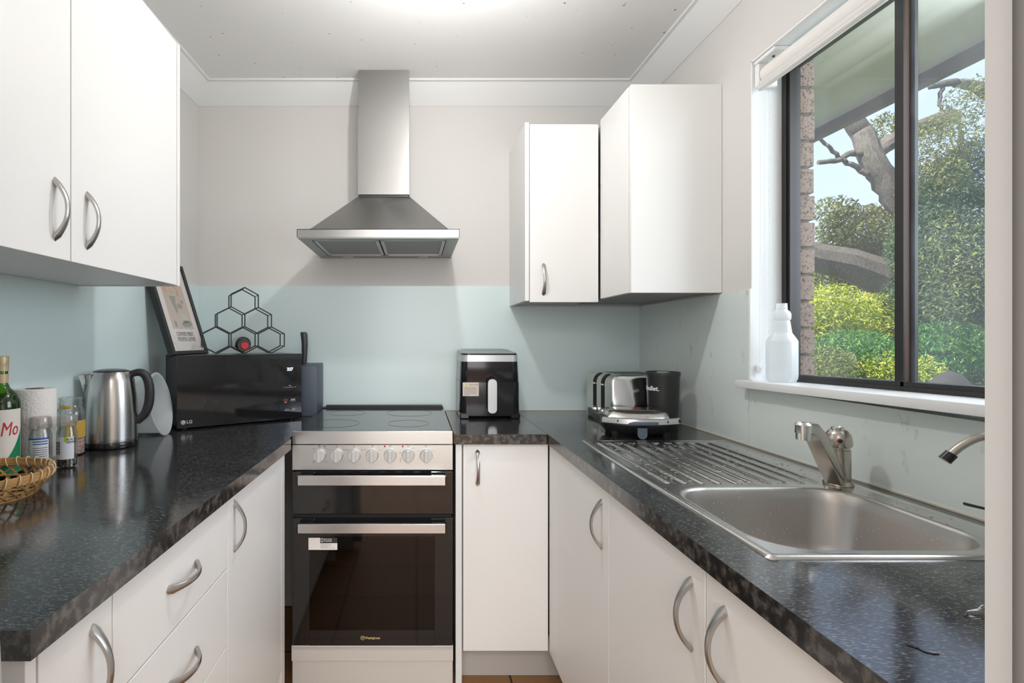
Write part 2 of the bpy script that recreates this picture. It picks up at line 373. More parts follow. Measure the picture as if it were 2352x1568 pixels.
# outside wall of bricks beside the window
b = B(); z = .60; k = 0
while z < 2.35:
    L = [(1.612,1.84),(1.85,2.08),(2.09,2.32)] if k % 2 else [(1.612,1.72),(1.73,1.96),(1.97,2.2)]
    for (a, c) in L: b.box(1.124, 1.236+random.uniform(-.0015,.0015), a-random.uniform(0,.002), c, z, z+.0745, .0025)
    z += .0832; k += 1
k2 = len(b.f)
b.box(1.124, 1.222, 1.617, 2.5, .55, 2.3, mi=1)
struct('wall_brick', b, [m_brick, m_mortar], 'brown brick reveal outside the window', smooth=0)
b = B(); b.box(1.124, 1.9, -.5, 3.8, 2.226, 2.24); struct('ceiling_eaves', b, m_soffit, 'pale eaves lining outside the window')
b = B(); b.box(1.895, 1.93, -.5, 3.8, 2.181, 2.36); struct('trim_6', b, m_fascia, 'dark fascia board of the eaves')
b = B(); b.box(1.236, 40, -15, 60, -1.6, -1.5); struct('floor_garden', b, m_grass, 'grass outside the house')
b = B(); b.box(-1.7, 1.95, -2.9, 3.8, 2.47, 2.5); struct('ceiling_roof', b, m_fascia)

# ------------------------------------------------------------------ splashback panels
SB = 1.472
b = B(); b.box(XL+.003, .427, ZW-.0068, ZW-.001, .9005, SB); b.box(.427, XR-.001, ZW-.0068, ZW-.001, .9005, 1.378)
tag(b.build('splashback_panel', m_splash), 'pale aqua glass splashback across the back wall behind the cooker', 'splashback')
b = B(); b.prism([(XLat(.46),.46),(XL,ZW-.007),(XL+.006,ZW-.007),(XLat(.46)+.006,.46)], 'z', .9, SB)
tag(b.build('splashback_panel', m_splash), 'pale aqua glass splashback on the left wall under the double wall cupboard', 'splashback')
b = B(); b.box(XR-.0062, XR-.001, WY1+.004, ZW-.0075, .9005, 1.3805); b.box(XR-.0062, XR-.001, .46, WY1+.003, .9005, 1.079)
tag(b.build('splashback_panel', m_splash_r), 'smudged pale green glass splashback on the right wall behind the sink', 'splashback')
b = B(); b.box(XR-.0075, XR+.001, WY1-.006, WY1+.003, 1.103, 1.383); o = struct('trim_7', b, m_white, 'white edging of the splashback beside the window')

b = B(); b.box(.139, XR-.008, ZW-.010, ZW-.0062, .9003, .9035); b.box(XR-.010, XR-.0062, .46, ZW-.010, .9003, .9035); struct('trim_8', b, mat('silicone', (.62,.57,.48), .5), 'silicone bead along the back of the bench')
# ------------------------------------------------------------------ roller blind
rb = thing('roller_blind', 'white roller blind rolled up at the head of the window', 'blind', (1.066, WY1-.02, WH-.04))
b = B(); b.cyl((1.066,.64,2.030),(1.066,1.572,2.030), .027, n=28); b.build('rolled_fabric', mat('blind_fabric', (.80,.78,.76), .7), rb, True)
b = B(); b.prism([(1.036,1.986),(1.042,1.981),(1.052,1.983),(1.058,1.992),(1.054,2.003),(1.044,2.012),(1.037,2.006)], 'y', .64, 1.578); b.prism([(1.0355,1.9945),(1.037,1.993),(1.037,1.996),(1.0355,1.997)], 'y', .64, 1.578)
b.build('bottom_rail', mat('blind_rail', (.72,.71,.69), .4), rb, True, bevel=.001)
b = B(); b.box(1.036, 1.096, 1.574, 1.592, 1.995, 2.066, .003); b.box(1.034,1.108,1.50,1.592,2.066,2.0775,.002); b.build('bracket', m_white, rb, True)
for xx in (1.056,1.083): b = B(); b.sphere((xx,1.535,2.0655),.004,6); b.build('screw', m_grey, rb, True)
b = B()
pts = []
for (x, y) in ((1.043,1.580),(1.077,1.585)):
    z = 1.985
    while z > 1.14: pts.append((x+(.004*math.sin((z-1.14)*3) if x < 1.05 else -.03*max(0,(1.3-z)/.2)**2), y, z)); z -= .0065
for p in pts: b.sphere(p, .0016, 4)
b.build('bead_chain', m_white, rb, True, smooth=0)
b = B(); b.box(1.040,1.052,1.578,1.592,1.125,1.15,.003); b.sphere((1.047,1.577,1.138),.003,5); b.build('chain_holder', m_white, rb, True)

# ================================================================== CABINETS
def handle_mesh():
    """bow handle: length along local X, projects along local -Y (mount plane y=0)"""
    b = B(); L, H = .064, .029; N = 28; rings = []
    for i in range(N+1):
        t = -1+2*i/N; at = abs(t)
        out = H*(1-at**2.1)+.0006
        inn = max(0.0, (H-.0055)*(1-(at/.80)**2.3)) if at < .80 else 0.0
        w = .0048+.0032*at**2 if at < .82 else (.0069*(1-((at-.82)/.18)**2)+.0012)
        c = .0016
        inn = min(inn, out-.0004)
        x = t*L; m = (out+inn)/2
        rings.append([(x,-out,-w*.45),(x,-out,w*.45),(x,-out+min(c,(out-inn)*.4),w),(x,-inn,w),(x,-inn,-w),(x,-out+min(c,(out-inn)*.4),-w)])
    b.ringloft(rings)
    o = b.build('handle', m_nickel, None, smooth=40); return o
H0 = handle_mesh(); H_ME = H0.data; bpy.data.objects.remove(H0)
def handle(parent, wloc, facing, vertical=True):
    """facing: '-y', '+x', '-x' the side the door looks to"""
    o = bpy.data.objects.new('handle', H_ME); COL.objects.link(o); o.parent = parent
    rz = {'-y':0, '+x':PI/2, '-x':-PI/2}[facing]
    R = Matrix.Rotation(rz, 4, 'Z') @ (Matrix.Rotation(PI/2, 4, 'Y') if vertical else Matrix.Identity(4))
    M = world_of(parent).inverted() @ Matrix.Translation(wloc) @ R
    o.location = M.to_translation(); o.rotation_euler = M.to_euler(); return o
G = .0015
def rotL(p):  # left run is toed a hair out of square
    return p
# --- left base run : face plane goes from X=-.452 (y=.6) to X=-.432 (y=1.70)
LA = math.atan2(.020, 1.10)
def left_unit(name, label, y0, y1, group=None):
    # local frame: +y along run, +x toward aisle, face at x=0
    r = thing(name, label, 'cabinet', (-.452+(y0-.6)*.0182, y0, 0), -LA, group); return r
def lbody(r, L, top=.864, kick=.155):
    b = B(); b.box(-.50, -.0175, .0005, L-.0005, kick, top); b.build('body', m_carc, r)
    b = B(); b.box(-.50, -.06, 0, L, 0.0, kick-.001); b.build('kickboard', m_kick, r)
def lfront(r, name, ya, yb, za, zb, hz=None, hy=None, vert=True):
    b = B(); b.box(-.0165, 0, ya+G, yb-G, za+G, zb-G, .0008); o = b.build(name, m_cab, r)
    if hz is not None:
        h = handle(o, world_of(r) @ Vector((0, hy, hz)), '+x', vert)
    return o
u = left_unit('base_cabinet', 'white base cupboard with one narrow door at the near end of the left bench', .600, .7667)
lbody(u, .1667); b = B(); b.box(-.50, 0, -.0005, .0165, 0, .864, .0008); b.build('end_panel', m_cab, u)
lfront(u, 'door', .0185, .1667, .155, .862, .770, .12)
u = left_unit('drawer_cabinet', 'white four-drawer base unit in the middle of the left bench', .7667, 1.2085)
lbody(u, .4418)
for za, zb in ((.695,.862),(.515,.695),(.335,.515),(.155,.335)): lfront(u, 'drawer', 0, .4418, za, zb, (za+zb)/2, .221, False)
u = left_unit('base_cabinet', 'white base cupboard with one tall door between the drawers and the cooker', 1.2085, 1.700)
lbody(u, .49); lfront(u, 'door', 0, .450, .165, .862, .777, .045)
b = B(); b.box(-.0165, 0, .4515, .490, .0, .862, .0008); b.build('filler_panel', m_cab, u)
# --- left bench
def bench(name, label, poly, z1=.900, th=.035, sides=()):
    r = thing(name, label, 'bench top', (poly[0][0], poly[0][1], z1-th))
    b = B(); n = len(poly); c = .0025
    top = [(x,y,z1) for x, y in poly]; bot = [(x,y,z1-th) for x, y in poly]
    fs = [tuple(range(n))]; b.add(top, fs, 0); b.add(bot, [tuple(reversed(range(n)))], 1)
    for i in range(n):
        j = (i+1) % n; b.add([top[i],top[j],bot[j],bot[i]], [(0,1,2,3)], 1)
    o = b.build('slab', [m_bench, m_edge], r, True, smooth=0)
    return r
LB = bench('bench_top', 'black speckled bench top along the left wall under the kettle and microwave', [(-.436,.586),(-.413,1.706),(-.4225,1.712),(-.4225,ZW-.007),(XL+.007,ZW-.007),(XLat(.586)+.007,.586)])
bench('bench_top', 'short black speckled bench top under the air fryer, right of the cooker', [(.1315,1.790),(.4505,1.790),(.4505,ZW-.007),(.1315,ZW-.007)])
o = [x for x in COL.objects if x.name.startswith('bench_top')][-1]
b = B(); b.box(.1295, .1315, 1.80, ZW-.01, .866, .899); b.build('raw_edge', m_chip, o, True)
# right bench with sink cut-out is built with the sink below
# --- right small base cabinet (faces camera)
u = thing('base_cabinet', 'white base cupboard with one door facing the camera, right of the cooker', 'cabinet', (.30,1.81,0))
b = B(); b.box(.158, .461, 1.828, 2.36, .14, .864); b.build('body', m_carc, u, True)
b = B(); b.box(.135, .1565, 1.800, 2.36, 0, .864, .0008); b.build('end_panel', m_cab, u, True)
b = B(); b.box(.1625, .4585, 1.810, 1.8265, .141, .862, .0008); d = b.build('door', m_cab, u, True); handle(d, (.2125,1.810,.779), '-y')
b = B(); b.box(.158, .53, 1.898, 1.914, 0, .139); b.build('kickboard', m_kick, u, True)
# --- right run, faces -x at X=.4616
FX = .4616
def rfront(r, name, ya, yb, za, zb, hy=None, hz=.766):
    b = B(); b.box(FX, FX+.0165, ya+G, yb-G, za+G, zb-G, .0008); o = b.build(name, m_cab, r, True)
    if hy is not None: handle(o, (FX, hy, hz), '-x')
    return o
u = thing('base_cabinet', 'white corner base cupboard with one door under the draining board', 'cabinet', (.75,1.5,0))
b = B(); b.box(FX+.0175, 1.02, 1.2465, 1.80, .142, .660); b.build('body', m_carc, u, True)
b = B(); b.box(.53, .545, 1.2465, 1.89, 0, .141); b.build('kickboard', m_kick, u, True)
rfront(u, 'door', 1.246, 1.698, .1395, .8635, 1.2965); rfront(u, 'filler_panel', 1.698, 1.807, .1395, .8635)
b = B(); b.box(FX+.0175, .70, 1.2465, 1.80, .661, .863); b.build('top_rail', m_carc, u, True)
u = thing('base_cabinet', 'white double-door cupboard under the sink bowl', 'cabinet', (.75,.83,0))
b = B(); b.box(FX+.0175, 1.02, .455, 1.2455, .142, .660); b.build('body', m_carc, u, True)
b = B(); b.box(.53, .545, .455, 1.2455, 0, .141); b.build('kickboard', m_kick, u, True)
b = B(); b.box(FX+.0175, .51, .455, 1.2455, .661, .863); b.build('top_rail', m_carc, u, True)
rfront(u, 'door', .829, 1.246, .1395, .8635, .873); rfront(u, 'door', .457, .829, .1395, .8635, .7775)
# --- wall cupboards
u = thing('wall_cupboard', 'white double-door wall cupboard with bow handles on the left wall', 'cupboard', (-.85,1.1,1.39))
b = B(); b.box(-1.022, -.7375, .60, 1.5585, 1.3905, 2.119); b.build('body', m_cab, u, True)
b = B(); b.box(-1.024, -.7185, 1.5595, 1.576, 1.388, 2.119, .0008); b.build('end_panel', m_cab, u, True)
for ya, yb, hy in ((1.081,1.5585,1.134),(.60,1.081,1.033)):
    b = B(); b.box(-.7365, -.720, ya+G, yb-G, 1.390, 2.118, .0008); d = b.build('door', m_cab, u, True); handle(d, (-.720, hy, 1.4875), '+x')
u = thing('wall_cupboard', 'smaller white wall cupboard with one handled door, right of the range hood', 'cupboard', (.57,2.2,1.379))
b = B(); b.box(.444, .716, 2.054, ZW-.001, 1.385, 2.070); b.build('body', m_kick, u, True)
b = B(); b.box(.427, .443, 2.046, ZW-.001, 1.379, 2.083, .0008); b.build('end_panel', m_cab, u, True)
b = B(); b.box(.4445, .7130, 2.036, 2.0525, 1.373, 2.071, .0008); d = b.build('door', m_cab, u, True); handle(d, (.4975,2.036,1.4625), '-y')
u = thing('wall_cupboard', 'large white corner wall cupboard beside the window, plain end panel facing the camera', 'cupboard', (.87,2.05,1.384))
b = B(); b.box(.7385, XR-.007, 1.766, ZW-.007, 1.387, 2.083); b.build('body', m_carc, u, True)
b = B(); b.box(.723, XR-.001, 1.749, 1.765, 1.3845, 2.087, .0008); b.build('end_panel', m_cab, u, True)
b = B(); b.box(.7200, .7365, 1.7685, 2.0345, 1.386, 2.086, .0008); b.build('door', m_cab, u, True)

# ================================================================== RANGE HOOD
u = thing('range_hood', 'stainless steel chimney range hood on the back wall above the cooker', 'range hood', (-.14,2.2,1.596))
x0, x1, cx = -.441, .158, -.1415
b = B(); b.box(cx-.111, cx+.110, 2.232, ZW-.001, 1.85, 2.20); b.build('chimney', m_hood, u, True)
b = B(); b.box(cx-.1085, cx+.1085, 2.235, ZW-.001, 2.19, CE-.0005); b.build('chimney_extension', m_hood, u, True)
b = B(); b.box(cx-.107, cx+.107, 2.238, ZW-.001, 1.838, 1.851); b.build('collar', m_black, u, True)
b = B()
b.ringloft([[(x0+.030,1.945,1.633),(x1-.030,1.945,1.633),(x1-.030,ZW-.001,1.633),(x0+.030,ZW-.001,1.633)], [(cx-.112,2.231,1.8395),(cx+.112,2.231,1.8395),(cx+.112,ZW-.001,1.8395),(cx-.112,ZW-.001,1.8395)]])
b.build('canopy', m_hood, u, True)
b = B(); b.box(x0, x1, 1.910, 1.913, 1.603, 1.633); b.box(x0, x0+.002, 1.91, ZW-.001, 1.603, 1.633); b.box(x1-.002, x1, 1.91, ZW-.001, 1.603, 1.633); b.box(x0, x1, 1.91, 2.0, 1.631, 1.633); b.box(x0, x0+.06, 1.91, ZW-.001, 1.631, 1.633); b.box(x1-.06, x1, 1.91, ZW-.001, 1.631, 1.633)
b.build('front_lip', steel('hood_lip_steel', (.40,.395,.385), .34, .5), u, True)
b = B()
xa, xb = x0+.045, x1-.045
b.box(x0+.002, xa, 1.914, ZW-.001, 1.600, 1.604); b.box(xb, x1-.002, 1.914, ZW-.001, 1.600, 1.604); b.box(xa, xb, 1.914, 1.960, 1.600, 1.604); b.box(xa, xb, 2.325, ZW-.001, 1.600, 1.604)
b.build('underside', m_hood_d, u, True)
for (a, c) in ((xa+.003, cx-.003), (cx+.003, xb-.003)):
    b = B(); b.box(a+.012, c-.012, 1.974, 2.312, 1.606, 1.608); f = b.build('grease_filter', m_filter, u, True)
    b = B(); b.box(a, a+.013, 1.962, 2.323, 1.601, 1.609); b.box(c-.013, c, 1.962, 2.323, 1.601, 1.609); b.box(a, c, 1.962, 1.975, 1.601, 1.609); b.box(a, c, 2.311, 2.323, 1.601, 1.609); b.build('filter_frame', m_silver, f, True)
    b = B(); b.box((a+c)/2-.02, (a+c)/2+.02, 1.985, 1.995, 1.6045, 1.606); b.build('filter_latch', m_black, f, True)
for xx in (cx-.17, cx+.17):
    b = B(); b.lathe([(.024,0),(.026,.003)], (xx,2.355,1.597), 20); b.build('hood_light', m_silver, u, True)
for i in range(5):
    px = [941.5,952,962,972,982][i]; X = (px-957)*1.91/1192
    b = B(); b.cyl((X,1.9115,1.6165),(X,1.9015,1.6165),.0035,.0030,12); b.build('push_button', m_chrome, u, True)

# ================================================================== COOKER
ck = thing('cooker', 'freestanding stainless steel cooker with black oven doors and seven knobs', 'cooker', (-.1485,2.04,0))
CX0, CX1, CY = -.4184, .1214, 1.744
b = B(); b.box(CX0+.003, CX1-.003, CY+.022, 2.34, .05, .62); b.box(CX0+.003, CX1-.003, CY+.022, 2.34, .62, .9)
body = b
b = B(); b.box(CX0+.003, CX0+.02, CY+.022, 2.34, .03, .905); b.box(CX1-.02, CX1-.003, CY+.022, 2.34, .03, .905); b.box(CX0+.003, CX1-.003, 2.32, 2.34, .03, .905); b.box(CX0+.003, CX1-.003, CY+.022, 2.34, .63, .905); b.box(CX0+.003, CX1-.003, CY+.022, 2.34, .05, .20)
b.build('body', m_darkgap, ck, True)
b = B(); b.box(CX0+.002, CX1-.002, CY+.006, 2.345, .906, .9195, .001); b.build('hob', m_hob, ck, True)
for (hx, hy, r) in ((-.30,1.90,.09),(-.03,1.90,.075),(-.29,2.17,.075),(-.03,2.17,.095)):
    pts = [(hx+r*math.cos(a*PI/20), hy+r*math.sin(a*PI/20), .9197) for a in range(40)]
    b = B(); b.tube(pts, .0004, 4, closed=True); b.build('hob_ring', mat('hob_print', (.05,.05,.05), .3), ck, True)
b = B(); b.box(CX0, CX1, CY-.002, CY+.012, .8752, .9190, .0015); b.build('front_trim', m_panel, ck, True)
b = B(); b.box(CX0, CX1, CY, CY+.02, .7886, .8730, .0008); b.build('control_panel', m_panel, ck, True)
b = B(); b.box(CX0, .119, 2.305, 2.350, .9195, .924, .001); b.box(CX0+.012, .115, 2.325, 2.350, .924, .9315, .001); b.build('rear_vent', m_blkmatte, ck, True)
KZ = .8385
for i, px in enumerate((733.5,773,813.5,854.5,896,937.5,979)):
    X = (px-957)*1.744/1192*.9965
    k = B(); k.lathe([(.0215,0),(.0215,.003),(.0198,.016),(.0188,.0175)], (X,CY,KZ), 32, Matrix.Rotation(PI/2, 3, 'X'))
    k.box(X-.0062, X+.0062, CY-.0265, CY-.015, KZ-.0197, KZ+.0197, .0015)
    ko = k.build('knob', m_knob, ck, True)
    b = B(); b.cyl((X,CY-.0267,KZ-.013),(X,CY-.0264,KZ-.013),.0012,n=8); b.build('pointer_mark', m_label_w, ko, True)
    # printing round the knobs
    zt = KZ+.0305
    if i < 4:
        b = B(); s = .0036; z0 = zt+.0035; w = .0005
        b.box(X-s, X+s, CY-.0003, CY, z0-s, z0-s+w); b.box(X-s, X+s, CY-.0003, CY, z0+s-w, z0+s); b.box(X-s, X-s+w, CY-.0003, CY, z0-s, z0+s); b.box(X+s-w, X+s, CY-.0003, CY, z0-s, z0+s)
        dx, dz = ((-1,-1),(-1,1),(1,1),(1,-1))[i]; b.cyl((X+dx*.0014,CY,z0+dz*.0014),(X+dx*.0014,CY-.0003,z0+dz*.0014),.0014,n=8)
        b.build('zone_symbol', m_grey, ck, True)
        text('OFF', .0042, m_grey, ck, Vector((X,CY-.0002,zt-.0035))-ck.location, FR)
        if i: text('HIGH', .0036, m_grey, ck, Vector((X-.0245,CY-.0002,KZ+.0175))-ck.location, FR); text('LOW', .0036, m_grey, ck, Vector((X+.0245,CY-.0002,KZ+.0175))-ck.location, FR)
        else:
            text('Low', .0044, m_grey, ck, Vector((X-.020,CY-.0002,KZ+.0215))-ck.location, FR); text('Low', .0044, m_grey, ck, Vector((X+.022,CY-.0002,KZ+.0215))-ck.location, FR)
            text('High', .0044, m_grey, ck, Vector((X-.020,CY-.0002,KZ-.0225))-ck.location, FR); text('High', .0044, m_grey, ck, Vector((X+.022,CY-.0002,KZ-.0225))-ck.location, FR)
            b = B(); b.cyl((X-.0145,CY,zt-.001),(X-.0145,CY-.0004,zt-.001),.0021,n=12); b.build('zone_dot', m_silver, ck, True); b = B(); b.cyl((X+.0165,CY,zt-.001),(X+.0165,CY-.0004,zt-.001),.0024,n=12); b.build('zone_dot', m_grey, ck, True)
    else:
        text(('Grill','Oven','Timer')[i-4], .0052, m_grey, ck, Vector((X,CY-.0002,zt+.001))-ck.location, FR); text('OFF', .0040, m_grey, ck, Vector((X,CY-.0002,zt-.0035))-ck.location, FR)
        if i < 6:
            b = B(); b.sphere((X-.0185,CY,zt-.001),.0031,8,(1,.4,1)); b.build('indicator_light', m_red, ck, True)
        if i == 6:
            for (s, dx, dz) in (('120',-.025,.014),('30',.024,.014),('90',-.025,-.0095),('60',.024,-.0095)): text(s, .0036, m_grey, ck, Vector((X+dx,CY-.0002,KZ+dz))-ck.location, FR)
        if i == 5:
            for (s, dz) in (('250',.010),('200',.0055),('160',-.0085),('140',-.013),('100',-.0175),('80',-.0215)): text(s, .0036, m_grey, ck, Vector((X-.0265,CY-.0002,KZ+dz))-ck.location, FR)
            text('light', .0036, m_grey, ck, Vector((X+.0165,CY-.0002,KZ+.0235))-ck.location, FR)
def ckhandle(par, zc):
    b = B(); b.box(-.3895, .0945, 1.694, 1.706, zc-.0155, zc+.0155, .0015); h = b.build('handle', m_steel, par, True)
    for s, X in ((1,-.3925),(-1,.0975)):
        b = B(); b.box(X, X+s*.003, 1.693, 1.712, zc-.0155, zc+.0155, .0008); b.box(X+s*.004, X+s*.05, 1.706, 1.745, zc-.004, zc+.0155, .002)
        b.build('handle_mount', m_blkgloss, h, True)
d = B(); d.box(CX0, CX1, CY, CY+.02, .641, .7825, .001); d = d.build('grill_door', m_blkglass, ck, True); ckhandle(d, .765)
b = B(); b.box(CX0+.004, CX1-.004, CY+.01, CY+.03, .60, .785); b.build('door_gap', m_darkgap, ck, True)
b = B(); OW = (-.3595, .0600, .2505, .5655)
b.box(CX0, OW[0], CY, CY+.02, .199, .6265, .0008); b.box(OW[1], CX1, CY, CY+.02, .199, .6265, .0008); b.box(OW[0], OW[1], CY, CY+.02, .199, OW[2]); b.box(OW[0], OW[1], CY, CY+.02, OW[3], .6265)
d = b.build('oven_door', m_blkglass, ck, True); ckhandle(d, .6085)
b = B(); b.box(OW[0], OW[1], CY+.0002, CY+.004, OW[2], OW[3]); b.build('door_window', m_ovenglass, d, True)
b = B(); b.box(CX0+.021, CX1-.021, CY+.025, CY+.03, .21, .22)
cav = B(); A = (CX0+.03, CX1-.03, CY+.024, 2.28, .21, .60)
cav.add([(A[0],A[2],A[4]),(A[1],A[2],A[4]),(A[1],A[2],A[5]),(A[0],A[2],A[5]),(A[0],A[3],A[4]),(A[1],A[3],A[4]),(A[1],A[3],A[5]),(A[0],A[3],A[5])], [(4,5,6,7),(0,1,5,4),(3,2,6,7),(0,4,7,3),(1,2,6,5)])
cav.build('oven_cavity', mat('oven_enamel', (.09,.075,.06), .4), ck, True)
for zc in (.4515,.353):
    b = B(); b.cyl((-.348,CY+.05,zc),(.056,CY+.05,zc),.0022,n=8)
    for k in range(12): b.cyl((-.344+k*.0358,CY+.05,zc),(-.344+k*.0358,CY+.44,zc),.0013,n=6); b.sphere((-.344+k*.0358,CY+.05,zc+.003),.0018,4)
    b.build('oven_rack', mat('rack_wire', (.75,.68,.58), .3, .9), ck, True)
b = B(); b.box(CX0-.002, CX1+.001, CY-.002, CY+.02, .1475, .1985, .001); b.build('vent_strip', m_enamel, ck, True)
b = B(); b.box(CX0-.001, CX1, CY-.003, CY-.0015, .1885, .1905); b.box(CX0-.001, CX1, CY-.003, CY-.0015, .193, .1965); b.build('trim_line', m_silver, ck, True)
b = B(); b.box(CX0, CX1, CY+.002, CY+.02, .035, .1465, .001); b.build('storage_drawer', m_enamel, ck, True)
b = B(); pts = [(-.1815+.0065*math.cos(a*PI/12), CY-.0003, .2245+.0065*math.sin(a*PI/12)) for a in range(24)]; b.tube(pts, .0007, 5, closed=True); b.build('logo_ring', m_gold, d, True)
text('W', .008, m_gold, d, Vector((-.1815,CY-.0004,.2245))-ck.location, FR, 'logo', bold=.0001)
text('Westinghouse', .0112, m_gold, d, Vector((-.1735,CY-.0004,.2245))-ck.location, FR, 'logo', align='LEFT', bold=.0002, sx=.78)
b = B(); b.box(-.3635, -.3245, CY-.0008, CY, .5205, .5610, .0003); b.box(-.3245, -.2665, CY-.0008, CY, .5205, .5430, .0003); st = b.build('sticker', m_label_w, d, True)
b = B(); b.box(-.3245, -.2665, CY-.0007, CY, .5432, .5610, .0003); b.build('sticker_band', mat('sticker_charcoal', (.03,.03,.03), .5), st, True)
b = B(); s0 = (-.3185,.5530); b.box(s0[0]-.0035, s0[0]+.0035, CY-.001, CY-.0007, s0[1]-.006, s0[1]+.006, .0002); b.build('phone_icon', m_label_w, st, True)
b = B(); b.box(s0[0]-.0024, s0[0]+.0024, CY-.0012, CY-.0009, s0[1]-.004, s0[1]+.004); b.build('phone_icon_screen', mat('sticker_charcoal'), st, True)
text('SIMPLY SCAN', .0046, m_label_w, st, Vector((-.3125,CY-.001,.5560))-ck.location, FR, align='LEFT', bold=.0001)
text('TO REGISTER', .0046, m_label_w, st, Vector((-.3125,CY-.001,.5500))-ck.location, FR, align='LEFT', bold=.0001)
b = B()
for k, L in enumerate((.028,.036,.034,.024,.048)): b.box(-.323, -.323+L, CY-.001, CY-.0008, .5405-k*.0037, .5411-k*.0037+.0006)
b.build('small_print', mat('pale_print', (.3,.3,.3), .6), st, True)

# ================================================================== SINK, TAPS, RIGHT BENCH
SX0, SX1, SY0, SY1, SZ = .525, .985, .772, 1.665, .9055
BX0, BX1, BY0, BY1 = .552, .925, .803, 1.140      # bowl mouth
rbn = thing('bench_top', 'long black speckled bench top along the right wall around the sink', 'bench top', (.74,1.4,.865))
b = B()
def slab(x0,x1,y0,y1):
    b.add([(x0,y0,.9),(x1,y0,.9),(x1,y1,.9),(x0,y1,.9)], [(0,1,2,3)], 0); b.add([(x0,y0,.865),(x0,y1,.865),(x1,y1,.865),(x1,y0,.865)], [(0,1,2,3)], 1)
RX0, RX1, RY0, RY1 = .4520, XR-.0065, .452, ZW-.0065
hx0, hx1, hy0, hy1 = SX0+.012, SX1-.012, SY0+.012, SY1-.012
slab(RX0,hx0,RY0,RY1); slab(hx1,RX1,RY0,RY1); slab(hx0,hx1,RY0,hy0); slab(hx0,hx1,hy1,RY1)
for (p, q) in (((RX0,RY0),(RX0,RY1)),((RX0,RY1),(RX1,RY1)),((RX1,RY1),(RX1,RY0)),((RX1,RY0),(RX0,RY0)),((hx0,hy0),(hx0,hy1)),((hx0,hy1),(hx1,hy1)),((hx1,hy1),(hx1,hy0)),((hx1,hy0),(hx0,hy0))):
    b.add([(p[0],p[1],.9),(q[0],q[1],.9),(q[0],q[1],.865),(p[0],p[1],.865)], [(0,1,2,3)], 1)
b.build('slab', [m_bench, m_edge], rbn, True, smooth=0)
snk = thing('sink', 'stainless steel sink with one bowl and ribbed draining board', 'sink', (.755,1.2,.9))
# sink top as a height-field grid with a rounded bowl
def rr_sd(x, y, x0, x1, y0, y1, r):
    cx, cy = (x0+x1)/2, (y0+y1)/2; qx = abs(x-cx)-(x1-x0)/2+r; qy = abs(y-cy)-(y1-y0)/2+r
    return math.hypot(max(qx,0), max(qy,0))+min(max(qx,qy),0)-r
NX, NY = 185, 350
def sstep(a, b_, t): t = max(0, min(1, (t-a)/(b_-a))); return t*t*(3-2*t)
vs = []; 
for j in range(NY+1):
    y = SY0+(SY1-SY0)*j/NY
    for i in range(NX+1):
        x = SX0+(SX1-SX0)*i/NX
        e = -rr_sd(x, y, SX0, SX1, SY0, SY1, .012)          # inside distance from outer edge
        z = .9003+.0050*sstep(0,.004,e)-.0022*sstep(.008,.016,e)
        # draining board
        dd = -rr_sd(x, y, .550, .935, 1.165, 1.635, .02)
        if dd > 0:
            z -= .004*sstep(0,.010,dd)
            g = (x-.566)/.0385; ph = (g-math.floor(g)); rib = sstep(.0,.18,ph)*(1-sstep(.36,.54,ph))
            if -.0 < g < 9.5: z += .0048*rib*sstep(0,.012,dd)
        vs.append((x, y, z))
fs = []; BRr = .085
def cellin(i, j):
    x = SX0+(SX1-SX0)*(i+.5)/NX; y = SY0+(SY1-SY0)*(j+.5)/NY; return rr_sd(x, y, BX0-.004, BX1+.004, BY0-.004, BY1+.004, BRr) < 0
for j in range(NY):
    for i in range(NX):
        if not cellin(i, j): a = j*(NX+1)+i; fs.append((a, a+1, a+NX+2, a+NX+1))
b = B(); b.add(vs, fs); b.build('draining_board', m_sink, snk, True, smooth=80)
def bowlring(off, z, r): return rrect((BX1-BX0)+2*off, (BY1-BY0)+2*off, r, 10, (BX0+BX1)/2, (BY0+BY1)/2, z)
b = B(); b.ringloft([bowlring(.0085,.9030,.092), bowlring(.004,.9032,.088), bowlring(.0,.9018,.084), bowlring(-.004,.897,.080), bowlring(-.008,.875,.076), bowlring(-.020,.79,.07), bowlring(-.028,.757,.065), bowlring(-.045,.742,.055), bowlring(-.09,.738,.03)], cap0=False)
b.build('bowl', m_bowl, snk, True, smooth=60)
b = B(); b.lathe([(.04,.0),(.038,.004),(.030,.002)], (.74,.97,.739), 24); b.build('drain', m_chrome, snk, True)
b = B()
for k in range(330):
    x = random.uniform(.56,.92); y = random.uniform(1.17,1.62); r = random.uniform(.0008,.0032)
    b.sphere((x,y,.9015+random.uniform(0,.003)), r, 4, (random.uniform(.7,2.6),random.uniform(.7,1.6),.4))
for k in range(60):
    x = random.choice((random.uniform(.53,.545),random.uniform(.935,.975))); y = random.uniform(.8,1.6); b.sphere((x,y,.9035), random.uniform(.001,.0025), 4, (1.4,1,.4))
for k in range(150):
    t = random.random(); z = random.uniform(.78,.885)
    if t < .5: b.sphere((random.uniform(.63,.86), BY1-.0085-(.895-z)*.14, z), random.uniform(.0006,.0016), 4, (1,.5,1.2))
    else: b.sphere((BX1-.0085-(.895-z)*.14, random.uniform(.88,1.07), z), random.uniform(.0006,.0016), 4, (.5,1,1.2))
w = b.build('water_droplets', clear('water', (.97,.98,.99), .2), snk, True); w['kind'] = 'stuff'

